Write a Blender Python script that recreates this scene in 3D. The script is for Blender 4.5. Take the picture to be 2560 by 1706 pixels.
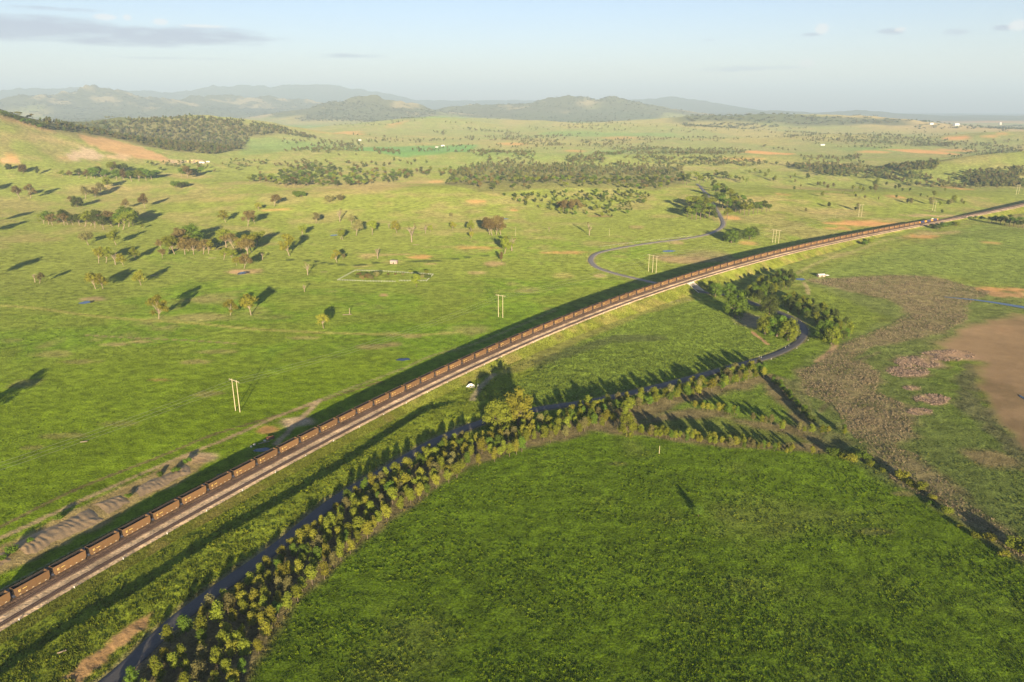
import bpy, math, random
import numpy as np
from mathutils import Vector, Matrix

for o in list(bpy.data.objects):
    bpy.data.objects.remove(o, do_unlink=True)
scene = bpy.context.scene
COL = scene.collection
random.seed(11)
RNG = np.random.default_rng(11)

# ------------------------------------------------------------------ camera
F, CX, CY, HY, H = 1850.0, 1280.0, 853.0, 262.0, 205.0      # photo pixels, camera height in metres
PITCH = math.atan((CY - HY) / F)
cam_d = bpy.data.cameras.new('camera')
cam_d.sensor_width = 36.0
cam_d.lens = F / 2560.0 * 36.0
cam_d.clip_start = 1.0
cam_d.clip_end = 200000.0
cam = bpy.data.objects.new('camera', cam_d)
COL.objects.link(cam)
cam.location = (0, 0, H)
cam.rotation_euler = (math.pi / 2 - PITCH, 0, 0)
scene.camera = cam

# ------------------------------------------------------------------ sky, sun, exposure
SUN_EL, SUN_AZ = math.radians(9.9), math.radians(172.6)      # azimuth clockwise from +Y
world = bpy.data.worlds.new('World')
scene.world = world
world.use_nodes = True
wn = world.node_tree
sky = wn.nodes.new('ShaderNodeTexSky')
sky.sky_type = 'NISHITA'
sky.sun_disc = False
sky.sun_elevation = SUN_EL
sky.sun_rotation = SUN_AZ
sky.altitude = 200
sky.air_density = 1.0
sky.dust_density = 0.2
sky.ozone_density = 2.6
bg = wn.nodes['Background']
bg.inputs['Strength'].default_value = 0.054


def wmath(op, a, b=None, c=None, clamp=False):
    n = wn.nodes.new('ShaderNodeMath'); n.operation = op; n.use_clamp = clamp
    for i, v in enumerate((a, b, c)):
        if v is None: continue
        if isinstance(v, (int, float)): n.inputs[i].default_value = v
        else: wn.links.new(v, n.inputs[i])
    return n.outputs[0]


def build_clouds():
    tc = wn.nodes.new('ShaderNodeTexCoord')
    sep = wn.nodes.new('ShaderNodeSeparateXYZ')
    wn.links.new(tc.outputs['Generated'], sep.inputs[0])
    az = wmath('MULTIPLY', wmath('ARCTAN2', sep.outputs[0], sep.outputs[1]), 57.2958)
    el = wmath('MULTIPLY', wmath('ARCSINE', sep.outputs[2]), 57.2958)
    cmb = wn.nodes.new('ShaderNodeCombineXYZ')
    wn.links.new(wmath('MULTIPLY', az, 0.16), cmb.inputs[0])
    wn.links.new(wmath('MULTIPLY', el, 1.15), cmb.inputs[1])
    nz = wn.nodes.new('ShaderNodeTexNoise')
    nz.inputs['Scale'].default_value = 2.2
    nz.inputs['Detail'].default_value = 7
    nz.inputs['Roughness'].default_value = 0.62
    wn.links.new(cmb.outputs[0], nz.inputs['Vector'])
    noise = nz.outputs['Fac']
    # cloud banks where the photo shows them, as sky directions: (photo x, y, half sizes, opacity)
    def sky_dir(px, py, hw, hh):
        x, y, z = (px - CX) / F, math.cos(PITCH) - (py - CY) / F * math.sin(PITCH), -math.sin(PITCH) - (py - CY) / F * math.cos(PITCH)
        d = math.hypot(x, y)
        return math.degrees(math.atan2(x, y)), math.degrees(math.atan2(z, d)), math.degrees(hw / F / d * y / d), math.degrees(hh / F / d)
    banks = [(*sky_dir(*q[:4]), q[4]) for q in [(60, 70, 420, 40, 1.25), (430, 90, 340, 30, 1.2), (320, 104, 300, 17, 1.1), (420, 146, 260, 6, .5), (880, 140, 130, 8, .6), (1880, 172, 190, 10, .7), (2500, 222, 220, 8, .5),
             (1770, 100, 30, 6, .5), (2030, 86, 34, 8, .7), (2225, 80, 44, 13, .8), (2390, 80, 48, 12, .8), (2508, 70, 36, 11, .8), (130, 22, 170, 9, .6)]]
    total = None
    for a, e, wa, we, op in banks:
        d = wmath('ADD', wmath('POWER', wmath('DIVIDE', wmath('SUBTRACT', az, a), wa), 2.0),
                  wmath('POWER', wmath('DIVIDE', wmath('SUBTRACT', el, e), we), 2.0))
        m = wmath('MULTIPLY', wmath('SUBTRACT', 1.0, d, clamp=True), op)
        total = m if total is None else wmath('MAXIMUM', total, m)
    mask = wmath('MULTIPLY', wmath('SUBTRACT', wmath('ADD', total, wmath('MULTIPLY', noise, 2.2)), 1.3), 1.1, clamp=True)
    mask = wmath('MULTIPLY', mask, wmath('GREATER_THAN', total, 0.001))
    mask = wmath('MULTIPLY', wmath('MULTIPLY', mask, wmath('MINIMUM', wmath('MULTIPLY', total, 2.0), 1.0)), 0.95)
    mix = wn.nodes.new('ShaderNodeMixRGB')
    wn.links.new(mask, mix.inputs[0])
    tint = wn.nodes.new('ShaderNodeMixRGB'); tint.blend_type = 'MULTIPLY'; tint.inputs[0].default_value = 1.0
    tint.inputs[2].default_value = (1.0, .875, 1.0, 1)
    wn.links.new(sky.outputs[0], tint.inputs[1]); wn.links.new(tint.outputs[0], mix.inputs[1])
    mix.inputs[2].default_value = (2.3, 2.6, 3.6, 1)
    # small sunlit puffs
    puffs = [sky_dir(*q) for q in [(2055, 72, 24, 17), (2018, 160, 26, 15), (2545, 64, 34, 18), (262, 43, 40, 10), (318, 44, 15, 10), (400, 55, 26, 11), (510, 66, 80, 5), (2250, 74, 20, 8)]]
    pt = None
    for a, e, wa, we in puffs:
        d = wmath('ADD', wmath('POWER', wmath('DIVIDE', wmath('SUBTRACT', az, a), wa), 2.0),
                  wmath('POWER', wmath('DIVIDE', wmath('SUBTRACT', el, e), we), 2.0))
        m = wmath('SUBTRACT', 1.0, d, clamp=True)
        pt = m if pt is None else wmath('MAXIMUM', pt, m)
    n2 = wn.nodes.new('ShaderNodeTexNoise')
    n2.inputs['Scale'].default_value = 9.0
    n2.inputs['Detail'].default_value = 6
    wn.links.new(cmb.outputs[0], n2.inputs['Vector'])
    pm = wmath('MULTIPLY', wmath('SUBTRACT', wmath('ADD', pt, n2.outputs['Fac']), 0.75), 2.0, clamp=True)
    pm = wmath('MULTIPLY', wmath('MULTIPLY', pm, wmath('MINIMUM', wmath('MULTIPLY', pt, 2.0), 1.0)), .6)
    mix2 = wn.nodes.new('ShaderNodeMixRGB')
    wn.links.new(pm, mix2.inputs[0])
    wn.links.new(mix.outputs[0], mix2.inputs[1])
    mix2.inputs[2].default_value = (6.0, 5.5, 5.3, 1)
    wn.links.new(mix2.outputs[0], bg.inputs['Color'])


build_clouds()
sun_d = bpy.data.lights.new('sun', 'SUN')
sun_d.energy = 5.0
sun_d.angle = math.radians(0.55)
sun_d.color = (1.0, 0.81, 0.53)
sun = bpy.data.objects.new('sun', sun_d)
COL.objects.link(sun)
sdir = Vector((math.sin(SUN_AZ) * math.cos(SUN_EL), math.cos(SUN_AZ) * math.cos(SUN_EL), math.sin(SUN_EL)))
sun.rotation_euler = sdir.to_track_quat('Z', 'Y').to_euler()
scene.view_settings.view_transform = 'Standard'
scene.view_settings.look = 'None'
scene.view_settings.gamma = 1.0
scene.view_settings.use_curve_mapping = False
scene.view_settings.exposure = 1.78
try:
    scene.cycles.use_denoising = True
    scene.cycles.max_bounces = 6
    scene.cycles.diffuse_bounces = 2
    scene.cycles.transparent_max_bounces = 6
    scene.cycles.volume_bounces = 0
except Exception:
    pass


# ------------------------------------------------------------------ maths helpers
def ss(a, b, x):
    t = np.clip((np.asarray(x, float) - a) / (b - a), 0, 1)
    return t * t * (3 - 2 * t)


def _hash(ix, iy, seed):
    n = (ix.astype(np.int64) * 374761393 + iy.astype(np.int64) * 668265263 + seed * 974711) & 0xffffffff
    n = ((n ^ (n >> 13)) * 1274126177) & 0xffffffff
    return ((n ^ (n >> 16)) & 0xffff) / 32767.5 - 1.0


def vn(x, y, scale, seed):
    x = np.asarray(x, float) / scale; y = np.asarray(y, float) / scale
    ix = np.floor(x); iy = np.floor(y)
    fx = x - ix; fy = y - iy
    fx = fx * fx * (3 - 2 * fx); fy = fy * fy * (3 - 2 * fy)
    a = _hash(ix, iy, seed); b = _hash(ix + 1, iy, seed)
    c = _hash(ix, iy + 1, seed); d = _hash(ix + 1, iy + 1, seed)
    return (a * (1 - fx) + b * fx) * (1 - fy) + (c * (1 - fx) + d * fx) * fy


def fbm(x, y, scale, seed, octaves=3, gain=0.5):
    s = 0; a = 1.0; t = 0
    for k in range(octaves):
        s = s + a * vn(x, y, scale / 2 ** k, seed + 17 * k); t += a; a *= gain
    return s / t


def ray(px, py):
    u = (np.asarray(px, float) - CX) / F; v = (np.asarray(py, float) - CY) / F
    c, s = math.cos(PITCH), math.sin(PITCH)
    return u, c - v * s, -s - v * c


def plane(px, py, z):
    x, y, d = ray(px, py)
    t = (z - H) / d
    return x * t, y * t


def at_dist(px, py, dist):
    x, y, z = ray(px, py)
    k = dist / np.hypot(x, y)
    return x * k, y * k, H + z * k


def seg_dist(X, Y, pts):
    """distance, arc length and signed side (positive to the left) to a polyline"""
    best = np.full(X.shape, 1e12); arc = np.zeros(X.shape); side = np.zeros(X.shape)
    s = 0.0
    for (x0, y0), (x1, y1) in zip(pts[:-1], pts[1:]):
        dx, dy = x1 - x0, y1 - y0; L = math.hypot(dx, dy)
        if L < 1e-6: continue
        t = np.clip(((X - x0) * dx + (Y - y0) * dy) / (L * L), 0, 1)
        d2 = (X - x0 - t * dx) ** 2 + (Y - y0 - t * dy) ** 2
        m = d2 < best
        best = np.where(m, d2, best)
        arc = np.where(m, s + t * L, arc)
        side = np.where(m, dx * (Y - y0) - dy * (X - x0), side)
        s += L
    return np.sqrt(best), arc, side


# ------------------------------------------------------------------ the railway line in plan
RAIL_Z = 5.0
_T = [(0, 1556), (225, 1430), (450, 1302.6), (675, 1175.6), (855, 1082), (886.5, 1064), (1032.7, 987.7), (1215.5, 896.4), (1398, 819.6), (1581, 755.6), (1709, 710.6),
      (1882.7, 655.5), (2065.5, 609.4), (2248, 574.7), (2321, 562), (2431, 540), (2559, 514)]
_P = np.array([plane(a, b, RAIL_Z) for a, b in _T])
_S = np.concatenate([[0], np.cumsum(np.linalg.norm(np.diff(_P, axis=0), axis=1))])
_fx = np.polyfit(_S, _P[:, 0], 4); _fy = np.polyfit(_S, _P[:, 1], 4)
S_END = _S[-1]


def rail_at(s):
    """point and unit heading on the near track's centre line"""
    s = np.asarray(s, float)
    sc = np.clip(s, 0, S_END)
    x = np.polyval(_fx, sc); y = np.polyval(_fy, sc)
    hx = np.polyval(np.polyder(_fx), sc); hy = np.polyval(np.polyder(_fy), sc)
    n = np.hypot(hx, hy); hx, hy = hx / n, hy / n
    return x + hx * (s - sc), y + hy * (s - sc), hx, hy


RS = np.arange(-260, S_END + 900, 20.0)
RX, RY, _, _ = rail_at(RS)
RAIL_PTS = list(zip(RX, RY))
TRAIN_OFF = 10.6          # train's track lies this far left of the near track


def px_to_s(px):
    return np.interp(px, [t[0] for t in _T], _S)


_E = [(-300, 2.4), (0, 2.4), (450, 2.6), (855, 3.2), (1215, 4.6), (1581, 7.4), (1709, 8.2), (1882, 8.6), (2065, 6.4), (2160, 3.2), (2248, 1.3), (2340, 1.1), (2400, 1.8),
      (2470, 6.0), (2559, 9.0), (2900, 7.0)]
_ES = [px_to_s(a) + (a if a < 0 else 0) + (max(0, a - 2559) * 2.0) for a, _ in _E]


def emb(s):
    return np.interp(s, _ES, [b for _, b in _E])


# ------------------------------------------------------------------ terrain heights
RIDGES = [
    # crest control points (photo px, py, distance m), half width m, roughness
    ([(-260, 215, 2900), (-100, 248, 3000), (0, 283, 3050), (60, 300, 3100), (130, 322, 3150), (230, 348, 3200), (340, 378, 3200), (440, 400, 3200)], 620, .10),
    ([(100, 335, 4300), (170, 312, 4300), (300, 300, 4400), (420, 293, 4450), (520, 293, 4500), (620, 304, 4500), (700, 322, 4500), (790, 350, 4500)], 760, .2),
    ([(700, 300, 9500), (800, 272, 9300), (860, 256, 9200), (910, 244, 9200), (955, 251, 9200), (1000, 268, 9300), (1060, 276, 9300), (1160, 285, 9500)], 1250, .5),
    ([(1080, 290, 10500), (1150, 272, 10500), (1200, 256, 10500), (1290, 254, 10500), (1360, 246, 10400), (1405, 238, 10400), (1440, 250, 10300), (1490, 262, 10200), (1535, 251, 10200),
      (1575, 262, 10200), (1630, 276, 10200), (1720, 287, 10200)], 1600, .52),
    ([(-300, 246, 13000), (-60, 246, 13000), (50, 250, 13000), (110, 233, 13000), (165, 236, 13000), (235, 232, 13000), (300, 226, 13000), (345, 236, 13000), (400, 249, 13500),
      (560, 246, 14000), (700, 247, 14000), (800, 255, 14000), (870, 266, 14000)], 2200, .48),
    ([(-500, 220, 21000), (-100, 225, 21000), (60, 214, 21000), (200, 206, 21000), (300, 220, 21000), (430, 222, 21000), (560, 207, 21000), (700, 204, 21000), (830, 205, 21000), (930, 222, 21000),
      (1000, 243, 21000), (1150, 246, 21000), (1300, 246, 21000), (1500, 250, 21000)], 3200, .14),
    ([(1480, 252, 18500), (1560, 247, 18500), (1640, 241, 18500), (1678, 237, 18500), (1720, 243, 18500), (1760, 256, 18500), (1830, 268, 18500), (1930, 278, 18500)], 2400, .14),
    ([(1800, 284, 15000), (1880, 276, 15000), (1935, 272, 15000), (1990, 280, 15000), (2080, 281, 15500), (2150, 273, 15500), (2250, 279, 15500), (2330, 282, 16000), (2420, 281, 16000),
      (2600, 284, 16500), (3000, 284, 17000)], 2000, .3),
    ([(1600, 300, 7600), (1740, 290, 7600), (1850, 290, 7600), (2000, 289, 7800), (2150, 293, 8000), (2300, 300, 8200)], 900, .2),
    ([(820, 338, 5600), (920, 322, 5700), (1010, 312, 5900), (1090, 302, 6200), (1180, 310, 6300), (1280, 320, 6200)], 620, .2),
    ([(1330, 330, 6000), (1460, 318, 6200), (1600, 314, 6300), (1720, 322, 6300), (1850, 330, 6200)], 560, .2),
    ([(1950, 350, 4900), (2060, 342, 5000), (2180, 338, 5100), (2330, 344, 5100), (2480, 336, 5000), (2620, 332, 5000)], 480, .2),
    ([(2380, 415, 2700), (2460, 398, 2800), (2560, 388, 2900), (2700, 380, 2900)], 300, .1),
    ([(900, 318, 6600), (1000, 308, 6600), (1080, 296, 7200), (1160, 300, 7600), (1300, 306, 7400), (1500, 314, 7000), (1650, 312, 6800)], 900, .15),
]
_RW = []
for k, (pts, w, ro) in enumerate(RIDGES):
    g_ = 1.3 if k in (2, 3, 4, 5, 6, 7) else 1.0
    _RW.append(([at_dist(a, b, c * g_) for a, b, c in pts], w * (1.15 if g_ > 1 else 1), ro))
BUMPS = []
for px, py, amp, sx, sy in [(880, 500, 16, 330, 190), (1300, 480, 14, 300, 160), (2050, 505, 16, 420, 190), (2360, 590, 9, 330, 170), (300, 460, 7, 320, 150), (1560, 470, 10, 260, 150),
                            (620, 470, 9, 240, 150), (1000, 395, 26, 700, 260), (1760, 400, 22, 600, 240), (2200, 455, -14, 500, 160), (2350, 760, -3.5, 330, 200), (600, 700, -2.0, 400, 160)]:
    x, y = plane(px, py, 0.0)
    BUMPS.append((float(x), float(y), amp, sx, sy))

_B = [(-160, 1800), (0, 1702), (180, 1581), (360, 1477), (540, 1356), (720, 1252), (855, 1171), (960, 1098), (1069, 1026), (1179, 978)]
BERM = [tuple(float(v) for v in plane(a, b, 4.6)) for a, b in _B]


def height(X, Y):
    X = np.asarray(X, float); Y = np.asarray(Y, float)
    r = np.hypot(X, Y)
    z = 2.2 * ss(450, 1300, r) * fbm(X, Y, 260, 3) + 26 * ss(1900, 4500, r) * fbm(X, Y, 850, 5, 4) + 48 * ss(3800, 8000, r) * fbm(X, Y, 2100, 8, 4)
    z = z - 55 * ss(5000, 12000, r) * ss(0.05, 0.5, np.arctan2(X, Y))
    for bx, by, a, sx, sy in BUMPS:
        z = z + a * np.exp(-((X - bx) / sx) ** 2 - ((Y - by) / sy) ** 2)
    far = r > 1500
    if far.any():
        Xf, Yf = X[far], Y[far]
        zf = z[far]
        rough = fbm(Xf, Yf, 800, 21, 5, .68) + .5 * np.abs(fbm(Xf, Yf, 420, 23, 3, .6)) + .35 * fbm(Xf, Yf, 300, 25, 3, .7)
        add = np.zeros_like(zf)
        for pts, w, ro in _RW:
            best = np.zeros_like(zf)
            for (x0, y0, z0), (x1, y1, z1) in zip(pts[:-1], pts[1:]):
                dx, dy = x1 - x0, y1 - y0; L2 = dx * dx + dy * dy
                t = np.clip(((Xf - x0) * dx + (Yf - y0) * dy) / L2, 0, 1)
                d = np.hypot(Xf - x0 - t * dx, Yf - y0 - t * dy) / w
                m = d < 1.6
                if not m.any(): continue
                q = d[m]
                h = (z0 + t[m] * (z1 - z0) + 20) * np.maximum(np.exp(-(q * 1.5) ** 1.35) - .0385, 0)
                best[m] = np.maximum(best[m], h)
            add = np.maximum(add, best * (1 + ro * rough))
        z[far] = zf * np.clip(1 - add / 160, .15, 1) + add
    z = z - r * r / (2 * 6.37e6)
    near = r < 3600
    if near.any():
        Xn, Yn = X[near], Y[near]
        d, arc, side = seg_dist(Xn, Yn, RAIL_PTS)
        zg = RAIL_Z - .4 - emb(arc + RS[0])
        w = np.exp(-(np.maximum(d - 22, 0) / 120.0) ** 2)
        zn = z[near] * (1 - w) + zg * w
        bd, barc, bside = seg_dist(Xn, Yn, BERM)
        sd = np.where(bside > 0, bd, -bd)
        Lb = sum(math.dist(a, b) for a, b in zip(BERM[:-1], BERM[1:]))
        A = 3.8 * ss(0, 60, Lb - barc) * ss(-1, 30, barc + 10)
        zn = zn + A * (1 - ss(0.0, 5.0, sd)) * np.exp(-(np.maximum(-sd, 0) / 26.0) ** 2)
        z[near] = zn
    return z


AZ = np.concatenate([np.linspace(-180, -60, 22)[:-1], np.linspace(-60, -42, 22)[:-1], np.linspace(-42, 42, 701), np.linspace(42, 60, 22)[1:], np.linspace(60, 180, 22)[1:]])
AZ = np.radians(AZ)
rr = list(np.concatenate([[0.5], np.linspace(12, 92, 12)]))
r = 95.0
while r < 46000:
    rr.append(r)
    r += min(max((r * r + H * H) / (H * 740) * 1.4, .55), 52.0 if r < 9000 else (95.0 if r < 18500 else 700.0))
RR = np.array(rr)
GA, GR = np.meshgrid(AZ, RR)
GX = np.sin(GA) * GR; GY = np.cos(GA) * GR
GZ = height(GX.ravel(), GY.ravel()).reshape(GX.shape)


def ground_z(x, y):
    x = np.asarray(x, float); y = np.asarray(y, float)
    a = np.interp(np.arctan2(x, y), AZ, np.arange(len(AZ))); q = np.interp(np.hypot(x, y), RR, np.arange(len(RR)))
    ia = np.clip(a.astype(int), 0, len(AZ) - 2); iq = np.clip(q.astype(int), 0, len(RR) - 2)
    fa, fq = a - ia, q - iq
    return ((GZ[iq, ia] * (1 - fa) + GZ[iq, ia + 1] * fa) * (1 - fq) + (GZ[iq + 1, ia] * (1 - fa) + GZ[iq + 1, ia + 1] * fa) * fq)


def ats(px, py):
    """ground points seen at photo pixels (first crossing of the sight line with the terrain)"""
    px = np.atleast_1d(np.asarray(px, float)); py = np.atleast_1d(np.asarray(py, float))
    x, y, z = ray(px, py)
    hd = np.hypot(x, y); slope = z / hd; a = np.arctan2(x, y)
    ai = np.interp(a, AZ, np.arange(len(AZ))); ia = np.clip(ai.astype(int), 0, len(AZ) - 2); fa = ai - ia
    out = np.zeros((len(px), 3))
    for c0 in range(0, len(px), 4000):
        sl = slice(c0, c0 + 4000)
        zc = GZ[:, ia[sl]] * (1 - fa[sl]) + GZ[:, ia[sl] + 1] * fa[sl]
        diff = H + RR[:, None] * slope[sl][None, :] - zc
        below = diff <= 0
        k = np.where(below.any(0), below.argmax(0), len(RR) - 1)
        k = np.maximum(k, 1); n = np.arange(len(k))
        d0 = diff[k - 1, n]; d1 = diff[k, n]
        t = np.clip(d0 / np.where(np.abs(d0 - d1) < 1e-9, 1e-9, d0 - d1), 0, 1)
        rad = RR[k - 1] + t * (RR[k] - RR[k - 1])
        out[sl, 0] = np.sin(a[sl]) * rad; out[sl, 1] = np.cos(a[sl]) * rad
    out[:, 2] = ground_z(out[:, 0], out[:, 1])
    return out


def at(px, py):
    return ats([px], [py])[0]


def metres(px, py, n):
    """height in metres of something n photo pixels tall standing at that pixel"""
    p = at(px, py)
    depth = p[1] * math.cos(PITCH) + (H - p[2]) * math.sin(PITCH)
    dep = math.atan2(H - p[2], math.hypot(p[0], p[1]))
    return n * depth / F / max(math.cos(dep), .3)


def spline(pts, step):
    """Catmull-Rom through plan points, resampled"""
    P = np.array(pts, float)[:, :2]
    P = np.vstack([2 * P[0] - P[1], P, 2 * P[-1] - P[-2]])
    out = []
    for i in range(1, len(P) - 2):
        p0, p1, p2, p3 = P[i - 1:i + 3]
        n = max(2, int(np.linalg.norm(p2 - p1) / step))
        for k in range(n):
            t = k / n
            out.append(.5 * (2 * p1 + (p2 - p0) * t + (2 * p0 - 5 * p1 + 4 * p2 - p3) * t * t + (3 * p1 - p0 - 3 * p2 + p3) * t ** 3))
    out.append(P[-2])
    return np.array(out)


# ------------------------------------------------------------------ materials
def new_mat(name):
    m = bpy.data.materials.new(name); m.use_nodes = True
    m.node_tree.nodes.clear()
    return m, m.node_tree


def N(nt, kind, **kw):
    n = nt.nodes.new(kind)
    for k, v in kw.items():
        if k.startswith('i_'):
            n.inputs[k[2:].replace('_', ' ')].default_value = v
        else:
            setattr(n, k, v)
    return n


def noise_node(nt, scale, detail=3, coord='Object', rough=.55):
    tc = N(nt, 'ShaderNodeTexCoord'); nz = N(nt, 'ShaderNodeTexNoise')
    nz.inputs['Scale'].default_value = scale; nz.inputs['Detail'].default_value = detail; nz.inputs['Roughness'].default_value = rough
    nt.links.new(tc.outputs[coord], nz.inputs['Vector'])
    return nz


def ramp(nt, fac, lo, hi, a, b):
    n = N(nt, 'ShaderNodeMapRange'); n.inputs['From Min'].default_value = lo; n.inputs['From Max'].default_value = hi
    n.inputs['To Min'].default_value = a; n.inputs['To Max'].default_value = b
    nt.links.new(fac, n.inputs['Value'])
    return n.outputs[0]


def mul_color(nt, col, fac):
    n = N(nt, 'ShaderNodeVectorMath', operation='SCALE')
    nt.links.new(col, n.inputs[0]); nt.links.new(fac, n.inputs['Scale'])
    return n.outputs[0]


def ground_material(name, bump=1.0):
    m, nt = new_mat(name)
    at_ = N(nt, 'ShaderNodeAttribute', attribute_name='col')
    n1 = noise_node(nt, .9, 4, rough=.7); n2 = noise_node(nt, .11, 4); n3 = noise_node(nt, .02, 3)
    def calm(f):
        q = N(nt, 'ShaderNodeMath', operation='MULTIPLY_ADD'); w = N(nt, 'ShaderNodeMath', operation='SUBTRACT')
        nt.links.new(f, w.inputs[0]); w.inputs[1].default_value = 1.0
        nt.links.new(w.outputs[0], q.inputs[0]); nt.links.new(at_.outputs['Alpha'], q.inputs[1]); q.inputs[2].default_value = 1.0
        return q.outputs[0]
    c = mul_color(nt, at_.outputs['Color'], calm(ramp(nt, n1.outputs['Fac'], .3, .7, .5, 1.5)))
    c = mul_color(nt, c, calm(ramp(nt, n2.outputs['Fac'], .32, .68, .68, 1.32)))
    c = mul_color(nt, c, ramp(nt, n3.outputs['Fac'], .3, .7, .86, 1.14))
    add = N(nt, 'ShaderNodeMath', operation='MULTIPLY_ADD')
    nt.links.new(n2.outputs['Fac'], add.inputs[0]); add.inputs[1].default_value = 2.2
    nt.links.new(n1.outputs['Fac'], add.inputs[2])
    bp = N(nt, 'ShaderNodeBump'); bp.inputs['Strength'].default_value = bump; bp.inputs['Distance'].default_value = .75
    nt.links.new(add.outputs[0], bp.inputs['Height']); nt.links.new(at_.outputs['Alpha'], bp.inputs['Strength'])
    d = N(nt, 'ShaderNodeBsdfDiffuse'); d.inputs['Roughness'].default_value = 1.0
    nt.links.new(c, d.inputs['Color']); nt.links.new(bp.outputs[0], d.inputs['Normal'])
    o = N(nt, 'ShaderNodeOutputMaterial'); nt.links.new(d.outputs[0], o.inputs['Surface'])
    return m


def leaf_material(name, col, spread=.28, attr=False, trans=.35):
    m, nt = new_mat(name)
    if attr:
        a = N(nt, 'ShaderNodeAttribute', attribute_name='col'); c = a.outputs['Color']
    else:
        rgb = N(nt, 'ShaderNodeRGB'); rgb.outputs[0].default_value = (*col, 1)
        oi = N(nt, 'ShaderNodeObjectInfo')
        hs = N(nt, 'ShaderNodeHueSaturation')
        nt.links.new(rgb.outputs[0], hs.inputs['Color'])
        nt.links.new(ramp(nt, oi.outputs['Random'], 0, 1, .488, .508), hs.inputs['Hue'])
        nt.links.new(ramp(nt, oi.outputs['Random'], 0, 1, 1 - spread, 1 + spread), hs.inputs['Value'])
        nz = noise_node(nt, 9.0, 2)
        c = mul_color(nt, hs.outputs[0], ramp(nt, nz.outputs['Fac'], .3, .7, .7, 1.3))
    d = N(nt, 'ShaderNodeBsdfDiffuse'); d.inputs['Roughness'].default_value = .6
    t = N(nt, 'ShaderNodeBsdfTranslucent')
    nt.links.new(c, d.inputs['Color']); nt.links.new(c, t.inputs['Color'])
    mx = N(nt, 'ShaderNodeMixShader'); mx.inputs[0].default_value = trans
    nt.links.new(d.outputs[0], mx.inputs[1]); nt.links.new(t.outputs[0], mx.inputs[2])
    o = N(nt, 'ShaderNodeOutputMaterial'); nt.links.new(mx.outputs[0], o.inputs['Surface'])
    return m


def solid(name, col, rough=.7, noise=None, amp=.25, metal=0.0, bump=0.0, second=None, vary=0.0):
    m, nt = new_mat(name)
    p = N(nt, 'ShaderNodeBsdfPrincipled'); p.inputs['Roughness'].default_value = rough; p.inputs['Metallic'].default_value = metal
    rgb = N(nt, 'ShaderNodeRGB'); rgb.outputs[0].default_value = (*col, 1)
    c = rgb.outputs[0]
    if noise:
        nz = noise_node(nt, noise, 4, rough=.65)
        if second:
            mx = N(nt, 'ShaderNodeMixRGB'); mx.inputs[1].default_value = (*col, 1); mx.inputs[2].default_value = (*second, 1)
            nt.links.new(ramp(nt, nz.outputs['Fac'], .42, .66, 0, 1), mx.inputs[0]); c = mx.outputs[0]
        c = mul_color(nt, c, ramp(nt, nz.outputs['Fac'], .3, .7, 1 - amp, 1 + amp))
        if bump:
            bp = N(nt, 'ShaderNodeBump'); bp.inputs['Strength'].default_value = bump; bp.inputs['Distance'].default_value = .2
            nt.links.new(nz.outputs['Fac'], bp.inputs['Height']); nt.links.new(bp.outputs[0], p.inputs['Normal'])
    if vary:
        oi = N(nt, 'ShaderNodeObjectInfo'); c = mul_color(nt, c, ramp(nt, oi.outputs['Random'], 0, 1, 1 - vary, 1 + vary))
    nt.links.new(c, p.inputs['Base Color'])
    o = N(nt, 'ShaderNodeOutputMaterial'); nt.links.new(p.outputs[0], o.inputs['Surface'])
    return m


M = {}
M['ground'] = ground_material('pasture')
M['bank'] = ground_material('bank_grass')
M['olive'] = leaf_material('leaf_olive', (.20, .235, .028))
M['gold'] = leaf_material('leaf_gold', (.25, .25, .032))
M['green'] = leaf_material('leaf_green', (.12, .19, .024))
M['dark'] = leaf_material('leaf_dark', (.088, .115, .026))
M['red'] = leaf_material('leaf_red', (.19, .15, .052))
M['grey'] = leaf_material('leaf_grey', (.205, .195, .07))
M['attr_leaf'] = leaf_material('leaf_mass', None, attr=True)
M['tuft'] = leaf_material('grass_blades', None, attr=True, trans=.3)
M['bark'] = solid('bark', (.16, .12, .08), .9, 3.0, .4)
M['pale_bark'] = solid('pale_bark', (.30, .235, .16), .9, 3.0, .3)
M['asphalt'] = solid('asphalt', (.085, .08, .078), .85, 1.2, .22)
M['gravel_road'] = solid('old_asphalt', (.27, .235, .20), .9, .8, .2)
M['dirt'] = solid('dirt', (.33, .225, .135), .95, .5, .25, bump=.5)
M['mound'] = solid('mound_earth', (.36, .245, .125), .95, 1.2, .22, bump=.6)
M['rust'] = solid('wagon_rust', (.205, .108, .042), .75, .45, .16, second=(.155, .09, .036), vary=.16)
M['rust_in'] = solid('wagon_inside', (.16, .085, .045), .85, .6, .3)
M['coal_dust'] = solid('coal_dust', (.022, .019, .018), .9, 1.0, .4)
M['frame'] = solid('underframe', (.045, .036, .03), .8, 1.0, .3)
M['tank'] = solid('air_tank', (.055, .06, .085), .5, 1.0, .2)
M['yellow'] = solid('mark_yellow', (.80, .56, .16), .6)
M['pale'] = solid('mark_pale', (.78, .66, .45), .6)
M['rail'] = solid('rail_steel', (.13, .08, .06), .45, 2.0, .2, metal=.3)
M['sleeper'] = solid('sleeper', (.13, .085, .06), .9, 1.5, .3)
M['concrete'] = solid('concrete', (.62, .56, .46), .85, .6, .12)
M['white'] = solid('white_paint', (.8, .78, .74), .6, 2.0, .06)
M['pole'] = solid('pole_timber', (.55, .47, .30), .8, 2.0, .15)
M['grey_timber'] = solid('grey_timber', (.55, .56, .48), .8, 2.0, .15)
M['wire'] = solid('wire', (.45, .45, .42), .5, metal=.5)
M['roof'] = solid('roof_iron', (.52, .43, .38), .5, 1.5, .2, metal=.2)
M['wall'] = solid('shed_wall', (.5, .36, .28), .8, 1.5, .2)
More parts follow.
